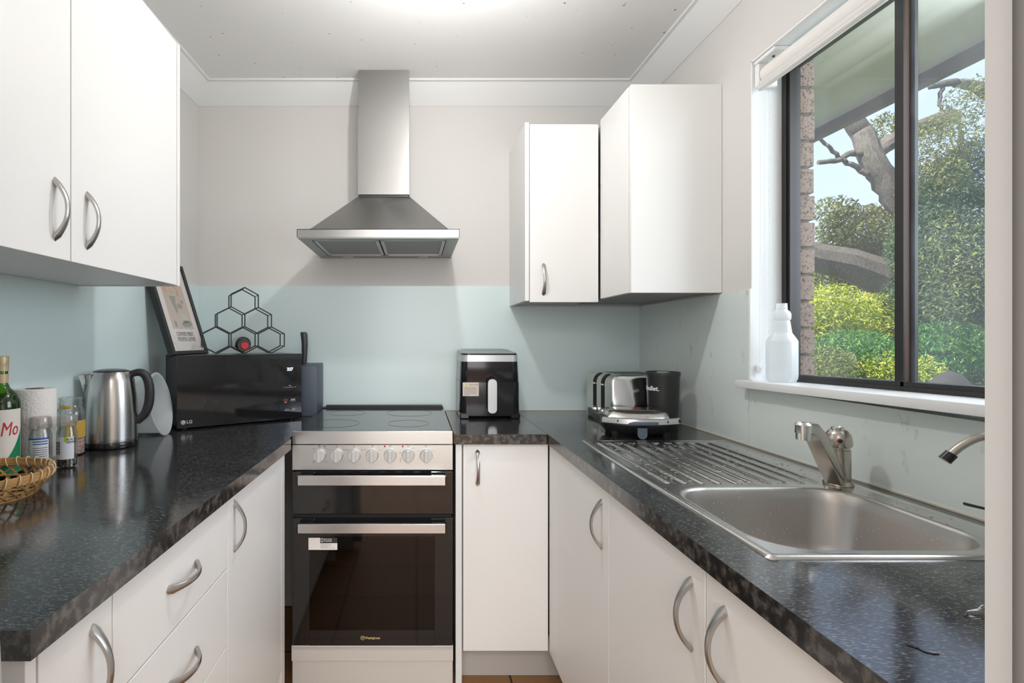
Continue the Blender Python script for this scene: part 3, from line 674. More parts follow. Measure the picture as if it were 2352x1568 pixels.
rnd = random.Random(4)
def puddle(cx, cy, rx, ry, rot, n=26):
    b = B(); base = []; topr = []
    for i in range(n):
        a = 2*PI*i/n; k = 1+.35*math.sin(3*a+rot)+rnd.uniform(-.13,.13); x = math.cos(a)*rx*k; y = math.sin(a)*ry*k
        x, y = x*math.cos(rot)-y*math.sin(rot), x*math.sin(rot)+y*math.cos(rot); base.append((cx+x, cy+y, .9002)); topr.append((cx+x*.93, cy+y*.93, .9010))
    b.ringloft([base, topr]); return b
for (cx, cy, rx, ry, ro, lb) in ((.680,.622,.030,.012,.5,'small puddle of water on the bench top in front of the sink near the door lining'),(.536,.548,.011,.003,2.3,'thin smear of water near the front edge of the right bench top')):
    w = puddle(cx, cy, rx, ry, ro).build('water_puddle', mat('puddle_water', (.03,.018,.010), .03, ior=1.33), smooth=60); tag(w, lb, 'water', kind='stuff')
# mixer tap
tp = thing('mixer_tap', 'worn chrome mixer tap with square spout behind the sink bowl', 'tap', (.946,1.165,.9035))
b = B(); b.lathe([(.0285,0),(.0285,.003),(.026,.008),(.0245,.010)], n=28); b.build('base_ring', m_tap, tp)
b = B(); b.lathe([(.0235,.009),(.0235,.078),(.0215,.079),(.0215,.084)], n=28); b.build('body', m_tap, tp)
b = B(); b.lathe([(.0240,.0845),(.0262,.088),(.0262,.098),(.0235,.112),(.017,.121),(.008,.1245),(.001,.125)], n=28, cap1=False); b.build('cap', m_tap, tp)
b = B(); b.lathe([(.011,.121),(.0125,.124),(.0125,.128),(.009,.129),(.007,.126)], (-.004,-.004,0), 20); b.build('top_button', m_chrome, tp)
b = B(); b.sphere((-.0150,-.0215,.1005),.0052,8,(1,.35,1)); b.build('temperature_dot', [mat('tap_red', (.35,.06,.05), .3)], tp)
b = B(); b.sphere((-.0125,-.0232,.1003),.0046,8,(1,.35,1)); b.build('temperature_dot', mat('tap_blue', (.02,.02,.05), .3), tp)
# spout: square tube from body up and forward
d2 = Vector((-.168,-.115,0)).normalized(); sd = Vector((-d2.y, d2.x, 0))
path = [(.008,.002,.017,.012),(.044,.040,.0185,.0150),(.088,.083,.0180,.0150),(.130,.121,.0165,.0140),(.155,.138,.0150,.0125),(.175,.1435,.0135,.011),(.196,.1440,.0125,.0100)]
rings = []
for k, (s_, z_, w_, h_) in enumerate(path):
    p0 = path[max(k-1,0)]; p1 = path[min(k+1,len(path)-1)]; tx = p1[0]-p0[0]; tz = p1[1]-p0[1]; L = math.hypot(tx,tz); nx, nz = -tz/L, tx/L
    ring = []
    for (a, c) in ((-1,-.7),(-.85,-1),(.85,-1),(1,-.7),(1,.7),(.85,1),(-.85,1),(-1,.7)):
        q = d2*(s_+nx*h_*c)+sd*(a*w_*.95); ring.append((q.x, q.y, z_+nz*h_*c))
    rings.append(ring)
b = B(); b.ringloft(rings); b.build('spout', m_tap, tp, smooth=50)
b = B(); q = d2*.194; b.lathe([(.0125,.121),(.0128,.134),(.0145,.1345),(.0145,.151),(.010,.1560),(.001,.1565)], (q.x,q.y,0), 18); b.build('aerator', m_chrome, tp)
# filter tap
ft = thing('filter_tap', 'slim gooseneck filter tap with black tip at the right end of the sink', 'tap', (.972,.815,.9035))
pts = smoothpts([(.972,.815,.905),(.972,.815,1.00),(.966,.82,1.048),(.944,.828,1.070),(.914,.838,1.071),(.890,.846,1.056),(.8745,.852,1.037)], 6)
b = B(); b.tube(pts, .0062, 12); b.build('spout', m_tap, ft, True)
b = B(); b.cyl((.8775,.851,1.041),(.8690,.8545,1.029),.0088,.0092,14); b.build('tip', m_blkgloss, ft, True)
b = B(); b.lathe([(.016,0),(.016,.004),(.011,.008),(.011,.05)], (.972,.815,.9035), 20); b.build('base', m_tap, ft, True)
b = B(); b.tube([(.968,.818,.950),(.920,.829,.955),(.886,.8385,.9625)], [.0035,.004,.005], 8, .5); b.build('lever', m_blkmatte, ft, True)

# ================================================================== LEFT BENCH ITEMS
def at_bench(x, y): return (x, y, .9003)
# kettle
kt = thing('kettle', 'brushed steel electric kettle with black handle on the left bench', 'kettle', at_bench(-.940,1.598), math.radians(20))
b = B(); b.lathe([(.060,0),(.0735,.002),(.0745,.012),(.072,.018)], n=40); b.build('power_base', m_blkgloss, kt)
b = B(); b.lathe([(.0725,.0185),(.0735,.022),(.0735,.030),(.0725,.10),(.0695,.155),(.0640,.198),(.0590,.217),(.050,.228)], n=48); b.build('body', steel('kettle_steel', (.60,.59,.58), .27, .7), kt)
b = B(); b.lathe([(.0505,.2265),(.049,.231),(.040,.2345),(.02,.237),(.001,.2375)], n=32, cap1=False); b.build('lid', m_blkgloss, kt)
b = B()
rings = []
for (ox, z, w) in ((-.070,.150,.003),(-.075,.178,.016),(-.081,.204,.023),(-.086,.221,.025)):
    rings.append([(-.050,-w,z+.002),(-.060,-w*.95,z),(ox,-.004,z),(ox,.004,z),(-.060,w*.95,z),(-.050,w,z+.002)])
b.ringloft(rings, True, False); b.build('spout', m_chrome, kt, smooth=40, W=Matrix.Rotation(math.radians(18), 4, 'Z'))
pts = smoothpts([(.052,0,.219),(.078,0,.224),(.096,0,.210),(.105,0,.175),(.104,0,.130),(.094,0,.097),(.080,0,.080),(.070,0,.070)], 5)
b = B(); b.tube(pts, [.010+.004*math.sin(PI*i/(len(pts)-1)) for i in range(len(pts))], 12, 1.0, up=(0,1,0)); b.build('handle', m_blkmatte, kt)
# green oil bottle
bt = thing('oil_bottle', 'green glass olive oil bottle with gold screw cap at the left edge', 'bottle', at_bench(-.988,1.235))
b = B(); b.lathe([(.030,.001),(.036,.004),(.0375,.02),(.0375,.165),(.036,.180),(.029,.197),(.0165,.212),(.0130,.222),(.0125,.265)], n=40); b.build('glass', m_green, bt)
b = B(); b.lathe([(.034,.006),(.0355,.02),(.0355,.163),(.034,.178),(.024,.197)], n=32); b.build('oil', clear('olive_oil', (.35,.5,.05), .0, .6, (.16,.28,.015)), bt)
b = B(); b.lathe([(.0136,.224),(.0140,.245),(.0132,.2455)], n=28, cap0=False, cap1=False); b.build('neck_label', mat('gold_foil', (.62,.50,.30), .4, .3), bt)
b = B(); b.lathe([(.0137,.252),(.0146,.253),(.0142,.256),(.0148,.259),(.0142,.262),(.0147,.265),(.0147,.285),(.0137,.2875)], n=28); b.build('cap', mat('gold_foil'), bt)
m_bl = mat('bottle_label', (.80,.76,.70), .5)
b = B(); b.lathe([(.0379,.012),(.0379,.163)], n=40, cap0=False, cap1=False, a0=-PI, a1=.35); lb = b.build('label', m_bl, bt)
# green swoosh on label
b = B(); N = 24; top = []; bot = []
for i in range(N+1):
    a = -1.15+1.45*i/N; t = i/N; zt = .030+.085*t**1.5
    top.append((.0381*math.cos(a), .0381*math.sin(a), zt)); bot.append((.0381*math.cos(a), .0381*math.sin(a), .012))
b.ringloft([bot, top], False, False, closed=False); b.build('label_swoosh', mat('label_green', (.01,.22,.09), .45), bt)
text('Mo', .046, mat('label_red', (.60,.02,.02), .4), bt, (0,0,.116), (0,0,math.radians(62)), wrap=.0384, bold=0, sx=.62, shear=.25)
b = B()
for k in range(9):
    b.lathe([(.0382,.150-k*.0085),(.0382,.1508-k*.0085)], n=8, cap0=False, cap1=False, a0=-2.0, a1=-1.35)
b.build('small_print', m_grey, bt)
# paper towel roll
pr = thing('paper_towel_roll', 'white paper towel roll standing behind the spice jars', 'paper towel', at_bench(-.983,1.335))
b = B(); b.lathe([(.0205,0),(.046,0),(.0475,.003),(.0475,.198),(.046,.201),(.0205,.201)], n=48, cap0=False, cap1=False); b.build('towel', m_paper, pr)
b = B(); b.lathe([(.0204,.198),(.0204,0.002)], n=28, cap0=True, cap1=False); b.lathe([(.0203,.1995),(.0001,.1995)], n=20, cap0=False, cap1=False); b.build('core', m_card, pr)
# spice jars
def jar(label, loc, r, h, fill, fillmat, labmat, lab, z0=.02, z1=.08):
    j = thing('spice_jar', label, 'jar', loc)
    sh = .68*h
    b = B(); b.lathe([(r*.9,.0),(r,.003),(r,sh),(r*.88,sh+.008),(r*.84,sh+.014),(r*.94,sh+.016),(r*.94,sh+.019),(r*.84,sh+.021),(r*.84,h-.022)], n=36, cap1=False); b.build('glass', m_jar, j)
    b = B(); b.lathe([(r*.95,sh+.017),(r*.97,sh+.020),(r*.93,h-.003),(r*.88,h)], n=36); b.build('grinder_cap', clear('clear_cap_'+str(r), (.92,.90,.88), .1, .22, (.8,.76,.72)), j)
    b = B(); b.lathe([(r*.86,.004),(r*.93,.006),(r*.93,fill),(.001,fill+.002)], n=28, cap1=False); b.build('contents', fillmat, j)
    b = B(); b.lathe([(r+.0004,z0),(r+.0004,z1)], n=36, cap0=False, cap1=False, a0=lab[0], a1=lab[1]); b.build('label', labmat, j)
    return j
m_salt = mat('pink_salt', (.62,.36,.30), .5); _c = ramp(m_salt, noise(m_salt, coords(m_salt), 220, 3), [(.35,(.42,.18,.13)),(.6,(.80,.60,.55))]); setcol(m_salt, _c)
m_pep = mat('peppercorns', (.05,.04,.03), .4); _c = ramp(m_pep, noise(m_pep, coords(m_pep), 260, 3), [(.42,(.02,.015,.01)),(.55,(.10,.07,.05)),(.72,(.7,.65,.58))]); setcol(m_pep, _c)
m_orange = mat('ground_turmeric', (.55,.34,.05), .6)
m_blue = mat('label_blue', (.02,.11,.42), .45)
r1 = .0245
j1 = jar('clear glass grinder of pink salt with blue striped label', at_bench(-.929,1.282), r1, .136, .030, m_salt, mat('label_offwhite', (.74,.76,.80), .5), (-2.1,-.25), .022, .083)
b = B()
for z0, z1, a0, a1 in ((.0835,.0875,-2.15,-.22),(.0775,.0800,-1.62,-.34),(.0715,.0740,-1.62,-.34),(.018,.0225,-2.1,-.25)): b.lathe([(r1+.0007,z0),(r1+.0007,z1)], n=24, cap0=False, cap1=False, a0=a0, a1=a1)
b.build('label_stripe', m_blue, j1)
b = B()
for k in range(7): b.lathe([(r1+.0007,.0625-k*.0052),(r1+.0007,.0638-k*.0052)], n=16, cap0=False, cap1=False, a0=-1.62, a1=-.36)
b.build('small_print', m_grey, j1)
j2 = jar('clear glass grinder of peppercorns with barcode on white label', at_bench(-.898,1.333), .0235, .133, .030, m_pep, mat('label_offwhite'), (-2.35,-.30), .024, .080)
b = B()
for k in range(13): b.lathe([(.0241,.036+k*.0026),(.0241,.0372+k*.0026+(k%3)*.0004)], n=8, cap0=False, cap1=False, a0=-2.25, a1=-1.62)
b.build('barcode', m_grey, j2)
b = B(); b.lathe([(.0241,.068),(.0241,.081)], n=8, cap0=False, cap1=False, a0=-1.28, a1=-.98); b.build('label_flag', mat('label_lime', (.30,.60,.02), .5), j2)
text('BLACK\nPEPPER', .0075, m_grey, j2, (0,0,.070), (0,0,math.radians(58)), wrap=.0240, bold=.0001)
j3 = thing('spice_jar', 'tall empty-topped glass jar with yellow label behind the peppercorn grinder', 'jar', at_bench(-.987,1.480))
b = B(); b.lathe([(.032,0),(.035,.003),(.036,.115),(.033,.128),(.0275,.136),(.0272,.141),(.0300,.142),(.0300,.146),(.0272,.147),(.0272,.155),(.0290,.157),(.0290,.160),(.0265,.162)], n=36, cap1=False); b.build('glass', m_jar, j3)
b = B(); b.lathe([(.033,.004),(.034,.006),(.034,.045),(.001,.046)], n=24, cap1=False); b.build('contents', m_salt, j3)
b = B(); b.lathe([(.0364,.050),(.0366,.098)], n=30, cap0=False, cap1=False, a0=-1.35, a1=.4); b.build('label', m_orange, j3)
b = B(); b.lathe([(.0278,.1325),(.0278,.1405)], n=30, cap0=False, cap1=False, a0=-2.2, a1=-.9); b.build('seal_strip', mat('seal_yellow', (.72,.46,.03), .5), j3)
# wicker basket
bk = thing('wicker_basket', 'open-weave round cane basket at the left edge of the bench', 'basket', at_bench(-.915,1.083))
R0, R1, HB = .100, .127, .052
b = B()
def wall(a, t): r = R0+(R1-R0)*min(1, t*1.25)**.8; return (r*math.cos(a), r*math.sin(a), .001+t*(HB-.014))
for k in range(30):
    a0 = 2*PI*k/30
    for s in (1,-1):
        pts = [wall(a0+s*.42*t/6, t/6) for t in range(7)]; b.tube(pts, .0028, 5, .35)
for z, r in ((.016,.112),):
    b.tube([(r*math.cos(a*PI/24), r*math.sin(a*PI/24), z) for a in range(48)], .0022, 5, 1, closed=True)
for k in range(6):
    for ang in (0, PI/3, 2*PI/3):
        o_ = -.080+.032*k; L = math.sqrt(max(0, R0**2-o_**2)); ca, sa = math.cos(ang), math.sin(ang)
        b.box(-L, L, o_-.003, o_+.003, .0005+ang*.0005, .0015+ang*.0005, M=Matrix.Rotation(ang, 4, 'Z'))
b.build('weave', m_wicker, bk)
b = B(); b.lathe([(R1-.004,HB-.016),(R1-.001,HB),(R1+.003,HB),(R1+.002,HB-.017),(R1-.004,HB-.016)], n=56, cap0=False, cap1=False); b.lathe([(R0-.003,.0002),(R0+.003,.0002),(R0+.003,.0045),(R0-.003,.0045),(R0-.003,.0002)], n=48, cap0=False, cap1=False); b.build('rim', m_wicker, bk)
b = B()
for k in range(34):
    a = 2*PI*k/34; pts = []
    for i in range(13):
        q = 2*PI*i/12; dr = .0062*math.cos(q); dz = .0115*math.sin(q); aa = a+.022*math.sin(q)+(.03 if dr < 0 else 0)*.3
        pts.append(((R1+dr)*math.cos(aa), (R1+dr)*math.sin(aa), HB-.0085+dz))
    b.tube(pts[:-1], .0014, 5, 1, closed=True)
b.build('binding', m_cane, bk)
# plastic tub on its side
tb = thing('plastic_tub', 'translucent white plastic tub on its side between kettle and microwave', 'tub', (-.876,1.775,.9005+.1065))
t_ = math.radians(9); tilt = math.radians(10)
Mx = Matrix.Rotation(t_, 4, 'Z') @ Matrix.Rotation(PI/2-tilt, 4, 'Y')
b = B(); b.lathe([(.001,-.092),(.078,-.092),(.083,-.088),(.099,-.006),(.1055,-.004),(.1085,-.001),(.1085,.003),(.104,.004),(.0985,-.002),(.081,-.086),(.001,-.089)], n=56, cap0=False, cap1=False, M=Mx.to_3x3())
b.build('tub', m_frost, tb)
# microwave
FL = Vector((-.861,1.862,0)); FRt = Vector((-.4735,2.130,0)); mw_w = (FRt-FL).length; ang = math.atan2(FRt.y-FL.y, FRt.x-FL.x)
mw = thing('microwave', 'black glass-fronted microwave in the back left corner of the bench', 'microwave', (FL.x, FL.y, .9003), ang)
b = B(); b.box(.002, mw_w-.002, .006, .245, .008, .2675, .002); b.build('body', mat('microwave_case', (.035,.036,.038), .35), mw)
b = B(); b.box(0, mw_w-.098, -.004, .006, .006, .2685, .001); dr = b.build('door', m_blkglass, mw)
b = B(); b.box(mw_w-.0975, mw_w, -.004, .006, .006, .2685, .001); cp = b.build('control_panel', m_blkglass, mw)
for (x, y) in ((.03,.03),(mw_w-.03,.03),(.05,.22),(mw_w-.03,.22)): b = B(); b.cyl((x,y,0),(x,y,.009),.012); b.build('foot', m_black, mw)
m_lcd = mat('display_digits', (.6,.8,1), .5, emit=((.62,.85,1),2.2))
xc = mw_w-.050
text('227', .0165, m_lcd, cp, (xc,-.0043,.206), FR, 'display', bold=.0003)
b = B(); b.box(xc-.020, xc+.018, -.0044, -.0040, .1335, .1342); b.box(xc-.027, xc-.023, -.0044, -.0040, .1335, .1342); b.box(xc+.0225, xc+.0245, -.0044, -.0040, .1325, .1350); b.build('slider_mark', m_label_w, cp)
text('Time', .005, m_label_w, cp, (xc,-.0043,.1405), FR)
m_lr = mat('print_red', (.55,.03,.03), .5, emit=((.8,.05,.05),.25))
text('STOP', .0065, m_lr, cp, (xc-.018,-.0043,.083), FR, bold=.0001); b = B(); b.box(xc-.028, xc-.008, -.0044, -.0040, .0775, .0781); b.build('print_line', m_lr, cp)
text('Clear', .0045, m_label_w, cp, (xc-.018,-.0043,.0735), FR, bold=.0001)
text('START', .0065, m_label_w, cp, (xc+.013,-.0043,.083), FR, bold=.0001); b = B(); b.box(xc+.001, xc+.024, -.0044, -.0040, .0775, .0781); b.build('print_line', m_label_w, cp)
text('10', .014, mat('pale_print2', (.45,.48,.5), .5), cp, (xc+.014,-.0043,.043), FR, bold=.0002)
text('SMART\nINVERTER', .0048, mat('pale_print2'), cp, (xc-.013,-.0043,.043), FR)
text('LG', .0165, mat('logo_silver', (.55,.56,.57), .35, .5), dr, (.042,-.0043,.0275), FR, 'logo', bold=.0004)
b = B(); b.cyl((.021,-.0040,.0275),(.021,-.0046,.0275),.0080,n=28); lg = b.build('logo_disc', mat('logo_silver'), dr)
b = B(); b.tube([(.021+.0048*math.cos(a), -.0048, .0275+.0048*math.sin(a)) for a in [i*PI/12 for i in range(-18,1)]], .0005, 5); b.box(.0208,.0213,-.0050,-.0045,.0245,.0300); b.box(.0213,.0233,-.0050,-.0045,.0245,.0249); b.build('logo_face', m_grey, lg)
# knife block
kb = thing('knife_block', 'dark slate knife block beside the microwave', 'knife block', (-.467,2.275,.9003))
b = B(); b.ringloft([[(-.046,-.072,0),(.044,-.072,0),(.044,.072,0),(-.046,.072,0)], [(-.046,-.072,.2110),(.044,-.072,.2110),(.044,.072,.221),(-.046,.072,.221)]]); b.build('block', m_dkgrey, kb, bevel=.003)
b = B(); b.box(-.040,-.010,.01,.016,.2175,.2180); b.build('slot', m_black, kb)
kn = thing('kitchen_knife', 'black-handled kitchen knife standing in the knife block', 'knife', (-.4890,2.245,1.118))
kn.location = (-.4900,2.250,1.1165)
rings = []
for (z, x, w, d_) in ((0,.0,.011,.009),(.012,.002,.012,.010),(.05,.004,.0125,.0115),(.09,.0045,.0135,.0125),(.125,.0025,.015,.013),(.137,.0005,.0155,.012),(.142,-.001,.011,.008)):
    rings.append([(x+w*math.cos(a*PI/8), d_*math.sin(a*PI/8), z) for a in range(16)])
b = B(); b.ringloft(rings); b.build('handle', mat('handle_black', (.028,.032,.04), .38), kn)
b = B(); b.box(-.009, .012, -.006, .006, -.003, .002, .001); b.build('bolster', m_steel, kn)
b = B(); b.box(-.008, .011, -.001, .001, -.05, -.003); b.build('blade', m_steel, kn)
# picture frame leaning on the left wall, standing on the microwave
top_z = 1.1690
PBR = Vector((-.860,2.150,top_z+.002)); PBL = Vector((-.893,1.914,top_z+.002))
ex = (PBR-PBL).normalized(); pw = (PBR-PBL).length
nb = Vector((-ex.y, ex.x, 0)); 
if nb.x > 0: nb = -nb
ez = (nb*.118+Vector((0,0,.360))).normalized(); ph = .379; ey = ez.cross(ex)   # points into wall/back
pf = thing('picture_frame', 'black framed coffee print leaning against the wall on the microwave', 'picture frame', PBL)
Mf = Matrix(((ex.x,ey.x,ez.x),(ex.y,ey.y,ez.y),(ex.z,ey.z,ez.z)))
pf.rotation_euler = Mf.to_euler()
b = B(); t = .014; D = .026
b.box(0, t, 0, D, 0, ph, .001); b.box(pw-t, pw, 0, D, 0, ph, .001); b.box(t, pw-t, 0, D, 0, t, .001); b.box(t, pw-t, 0, D, ph-t, ph, .001); b.build('frame', m_blkmatte, pf)
b = B(); b.box(t, pw-t, .008, .010, t, ph-t); b.build('print', mat('print_paper', (.80,.74,.70), .4), pf)
b = B(); b.box(.055, pw-.045, .0072, .0078, .105, .315); b.build('picture_ground', mat('print_beige', (.60,.50,.43), .6), pf)
def blob(name, m, polys):
    b = B()
    for (x, z, rx, rz, a) in polys:
        pts = [(x+rx*math.cos(q)*math.cos(a)-rz*math.sin(q)*math.sin(a), .0068, z+rx*math.cos(q)*math.sin(a)+rz*math.sin(q)*math.cos(a)) for q in [i*PI/12 for i in range(24)]]
        b.add(pts, [tuple(range(24))])
    b.build(name, m, pf, smooth=0)
blob('blossom', mat('print_peach', (.66,.36,.22), .6), [(.10,.292,.017,.012,.3),(.072,.27,.011,.022,.2),(.135,.285,.008,.018,.6),(.15,.255,.007,.018,-.3),(.112,.262,.006,.014,.5)])
m_pg = mat('print_greygreen', (.33,.33,.29), .6)
b = B(); b.add([(.088,.0066,.240),(.128,.0066,.240),(.116,.0066,.205),(.120,.0066,.180),(.108,.0066,.165),(.096,.0066,.205)], [(0,1,2,3,4,5)]); b.add([(.150,.0066,.225),(.172,.0066,.225),(.170,.0066,.210),(.158,.0066,.212)], [(0,1,2,3)]); b.build('vase', m_pg, pf, smooth=0)
blob('cup', m_pg, [(.140,.200,.019,.011,0),(.155,.125,.034,.013,.1),(.080,.124,.009,.014,0)])
blob('saucer', mat('print_pale', (.60,.56,.50), .6), [(.150,.150,.022,.018,0),(.150,.135,.03,.006,.1)])
for s, zz in (('COFFEE FIRST,',.083),('PEOPLE LATER',.062)):
    text(s, .0225, mat('print_text', (.30,.28,.26), .6), pf, (pw/2+.004,.0070,zz), FR, sx=.82, bold=.0003)
b = B(); b.box(t, pw-t, .005, .0058, t, ph-t); b.build('glazing', clear('picture_glass', (.98,.98,.98), .02, k=.12), pf)
# hexagon wine rack
RY = math.radians(25)
wr = thing('wine_rack', 'black wire wine rack of six hexagons on the microwave', 'wine rack', (-.668,2.018,top_z+.002), RY)
hw, sl_, bar = .0505, .0275, .0485
def hexpts(cx_, cz_, y): return [(cx_,y,cz_+bar/2+sl_),(cx_+hw,y,cz_+bar/2),(cx_+hw,y,cz_-bar/2),(cx_,y,cz_-bar/2-sl_),(cx_-hw,y,cz_-bar/2),(cx_-hw,y,cz_+bar/2)]
cells = [(-2*hw,0),(0,0),(2*hw,0),(-hw,1),(hw,1),(0,2)]
bf = B(); bs = B(); seen = set()
for y in (0,.092):
    for (cx_, row) in cells:
        cz_ = bar/2+sl_+.0022+row*(bar+sl_); P = hexpts(cx_, cz_, y)
        for i in range(6):
            bf.cyl(P[i], P[(i+1)%6], .0024, n=8); bf.sphere(P[i], .0024, 5)
            key = (round(P[i][0],3), round(P[i][2],3))
            if y == 0 and key not in seen: seen.add(key); bs.cyl(P[i], (P[i][0],.092,P[i][2]), .0017, n=6)
bf.build('hexagon_grid', m_blkmatte, wr); bs.build('cross_wire', m_blkmatte, wr)
wbt = thing('wine_bottle', 'dark wine bottle with red capsule lying in the bottom row of the rack', 'bottle', (wr.location.x, wr.location.y, top_z+.002), RY)
Ry = Matrix.Rotation(-PI/2, 3, 'X')
cc = (-.004,0,.0370)
b = B(); b.lathe([(.026,.0),(.0295,.004),(.0300,.02),(.0300,.150),(.0290,.155),(.001,.155)], (cc[0],.014,cc[2]), 32, Ry, cap1=False); b.build('glass', mat('dark_bottle_glass', (.012,.012,.012), .08), wbt)
b = B(); b.lathe([(.024,.0),(.0185,.012),(.0145,.02)][::-1], (cc[0],-.006,cc[2]-.004), 24, Ry); b.build('neck', mat('dark_bottle_glass'), wbt)
b = B(); b.lathe([(.013,0),(.0150,.002),(.0150,.010)], (cc[0]+.003,-.012,cc[2]-.006), 24, Ry); b.build('capsule', mat('capsule_red', (.42,.015,.03), .35), wbt)

# ================================================================== RIGHT BENCH ITEMS
# air fryer
af = thing('air_fryer', 'black air fryer with silver handle right of the cooker', 'air fryer', at_bench(.302,2.252), math.radians(0))
def afs(w, d, z, r=.035, dz=0, cy=0): return [(x, y, zz-(y/ d)*0+dz*(y+d/2)/d) for x, y, zz in rrect(w, d, r, 6, 0, cy, z)]
b = B(); b.ringloft([afs(.246,.240,.012,.03), afs(.248,.242,.028,.03), afs(.246,.240,.150,.03), afs(.242,.237,.151,.03), afs(.242,.237,.1525,.03), afs(.244,.238,.154,.03), afs(.237,.232,.235,.032)]); b.build('body', m_blkgloss, af)
b = B(); b.ringloft([afs(.2375,.2325,.235,.032), afs(.236,.231,.262,.032,.006)]); b.build('silver_band', m_silver, af)
b = B(); b.ringloft([afs(.234,.229,.2625,.032,.0065), afs(.230,.225,.268,.034,.012), afs(.205,.20,.270,.03,.014)]); b.build('lid', m_blkgloss, af)
b = B(); b.box(-.124,-.085,-.1215,.10,0,.024,.004); b.box(.085,.124,-.1215,.10,0,.024,.004); b.box(-.10,.10,-.105,.10,.010,.026); b.build('base', m_blkgloss, af)
b = B(); 
ring = lambda y, g: [(x*g, y, z*1.0) for x, z in [( p[0], p[1]) for p in [(q[0],q[1]) for q in rrect(.036-2*(1-g)*.01,.138,.0165,6)]]]
rs = []
for (y, g) in ((-.1585,.90),(-.162,1.0),(-.150,1.0)): rs.append([(px_*g+.004, y, pz_+.097) for px_, pz_, _ in rrect(.036,.138*(1 if g==1 else .97),.0165*g,6)])
b.ringloft([rs[0], rs[1], rs[2]][::1] if False else [rs[0],[(x,-.1595+.001,z) for x,_,z in rs[1]],rs[2]])
h = b.build('handle', m_silver, af)
b = B(); b.box(-.010,.018,-.150,-.118,.105,.162,.003); b.build('handle_stem', m_black, h)
b = B(); b.box(-.113,-.047,-.1228,-.1212,.094,.150); stc = b.build('sticker', mat('sticker_cream', (.66,.56,.50), .6), af)
b = B(); b.add([(-.105,-.1232,.135),(-.091,-.1232,.135),(-.098,-.1232,.147)], [(0,1,2)]); b.build('warning_triangle', mat('warning_yellow', (.65,.55,.05), .5), stc, smooth=0)
text('CAUTION', .0085, m_grey, stc, (-.068,-.1230,.140), FR)
b = B()
for k, L in enumerate((.050,.054,.050,.054,.048,.052,.024)): b.box(-.108, -.108+L, -.1231, -.1228, .1285-k*.0050, .1297-k*.0050)
b.build('small_print', m_grey, stc)
# toaster
ts = thing('toaster', 'stainless steel four-slice toaster in the back right corner', 'toaster', (.742,1.975,.9003), math.radians(5))
TL, TD, TH = .262, .235, .190; R = .036
def tprof(o=0.0, zb=.012):
    p = [(-o, zb)]
    for i in range(9): a = PI-PI/2*i/8; p.append((R+(R+o)*math.cos(a), TH-R+(R+o)*math.sin(a)))
    for i in range(9): a = PI/2-PI/2*i/8; p.append((TL-R+(R+o)*math.cos(a), TH-R+(R+o)*math.sin(a)))
    p.append((TL+o, zb)); return p
m_toast = steel('toaster_steel', (.60,.58,.54), .25, .5); m_side = mat('polished_side_steel', (.66,.66,.67), .14, 1)
b = B(); b.prism(tprof(), 'y', .006, TD-.006); b.build('shell', m_toast, ts, smooth=30)
for (a, c, s) in ((0,.006,1),(TD-.006,TD,-1)):
    b = B()
    q0 = [(x+ (0.006 if x < TL/2 else -.006), z-.005) for x, z in tprof()]; q1 = tprof()
    P0 = [(x, a if s > 0 else c, max(z,.014)) for x, z in q0]; P1 = [(x, c if s > 0 else a, z) for x, z in q1]
    b.ringloft([P0, P1]); b.build('side_plate', m_side, ts, True and False, smooth=60)
def band(y0, y1, i0, i1, o, ztop=None, zb=.055):
    pr_ = tprof(o, zb)[i0:i1]; return [[(x,y0,z) for x,z in pr_], [(x,y1,z) for x,z in pr_]]
for (y0, y1) in ((.062,.090),(.135,.163)):
    b = B(); b.ringloft(band(y0, y1, 0, 9, .0012), False, False, closed=False); sl0 = b.build('lever_slot', m_darkgap, ts, smooth=60)
    b = B(); b.box(-.0045,-.0012,y0+.003,y1-.003,.145,.152,.001); b.build('lever', m_chrome, sl0)
    b = B(); b.cyl((-.003,(y0+y1)/2-.01,.043),(-.014,(y0+y1)/2-.01,.043),.012,n=20); b.build('dial', m_chrome, ts)
b = B(); b.box(.005,TL-.005,.005,TD-.005,0,.014,.003); b.build('base', m_black, ts)
for yy in (.055,.100,.145,.190): b = B(); b.box(.06,.215,yy-.009,yy+.009,TH-.001,TH+.0006); b.build('bread_slot', m_darkgap, ts)
# blender cup
bc = thing('blender', 'black round blender base with white lettering beside the toaster', 'blender', at_bench(.898,1.893))
b = B(); b.lathe([(.047,0),(.049,.004),(.0500,.04),(.0560,.190),(.0575,.194),(.0585,.198),(.0585,.207),(.057,.2095),(.0545,.2095),(.053,.205),(.050,.17),(.001,.165)], n=44, cap1=False); b.build('body', m_blkmatte, bc)
b = B(); b.lathe([(.03,.165),(.03,.19),(.024,.195),(.02,.2085),(.001,.2085)], n=24, cap1=False); b.build('coupling', m_silver, bc)
text('nutribullet.', .023, m_label_w, bc, (0,0,.150), (0,0,math.radians(-90)), wrap=.0550, bold=.0005)
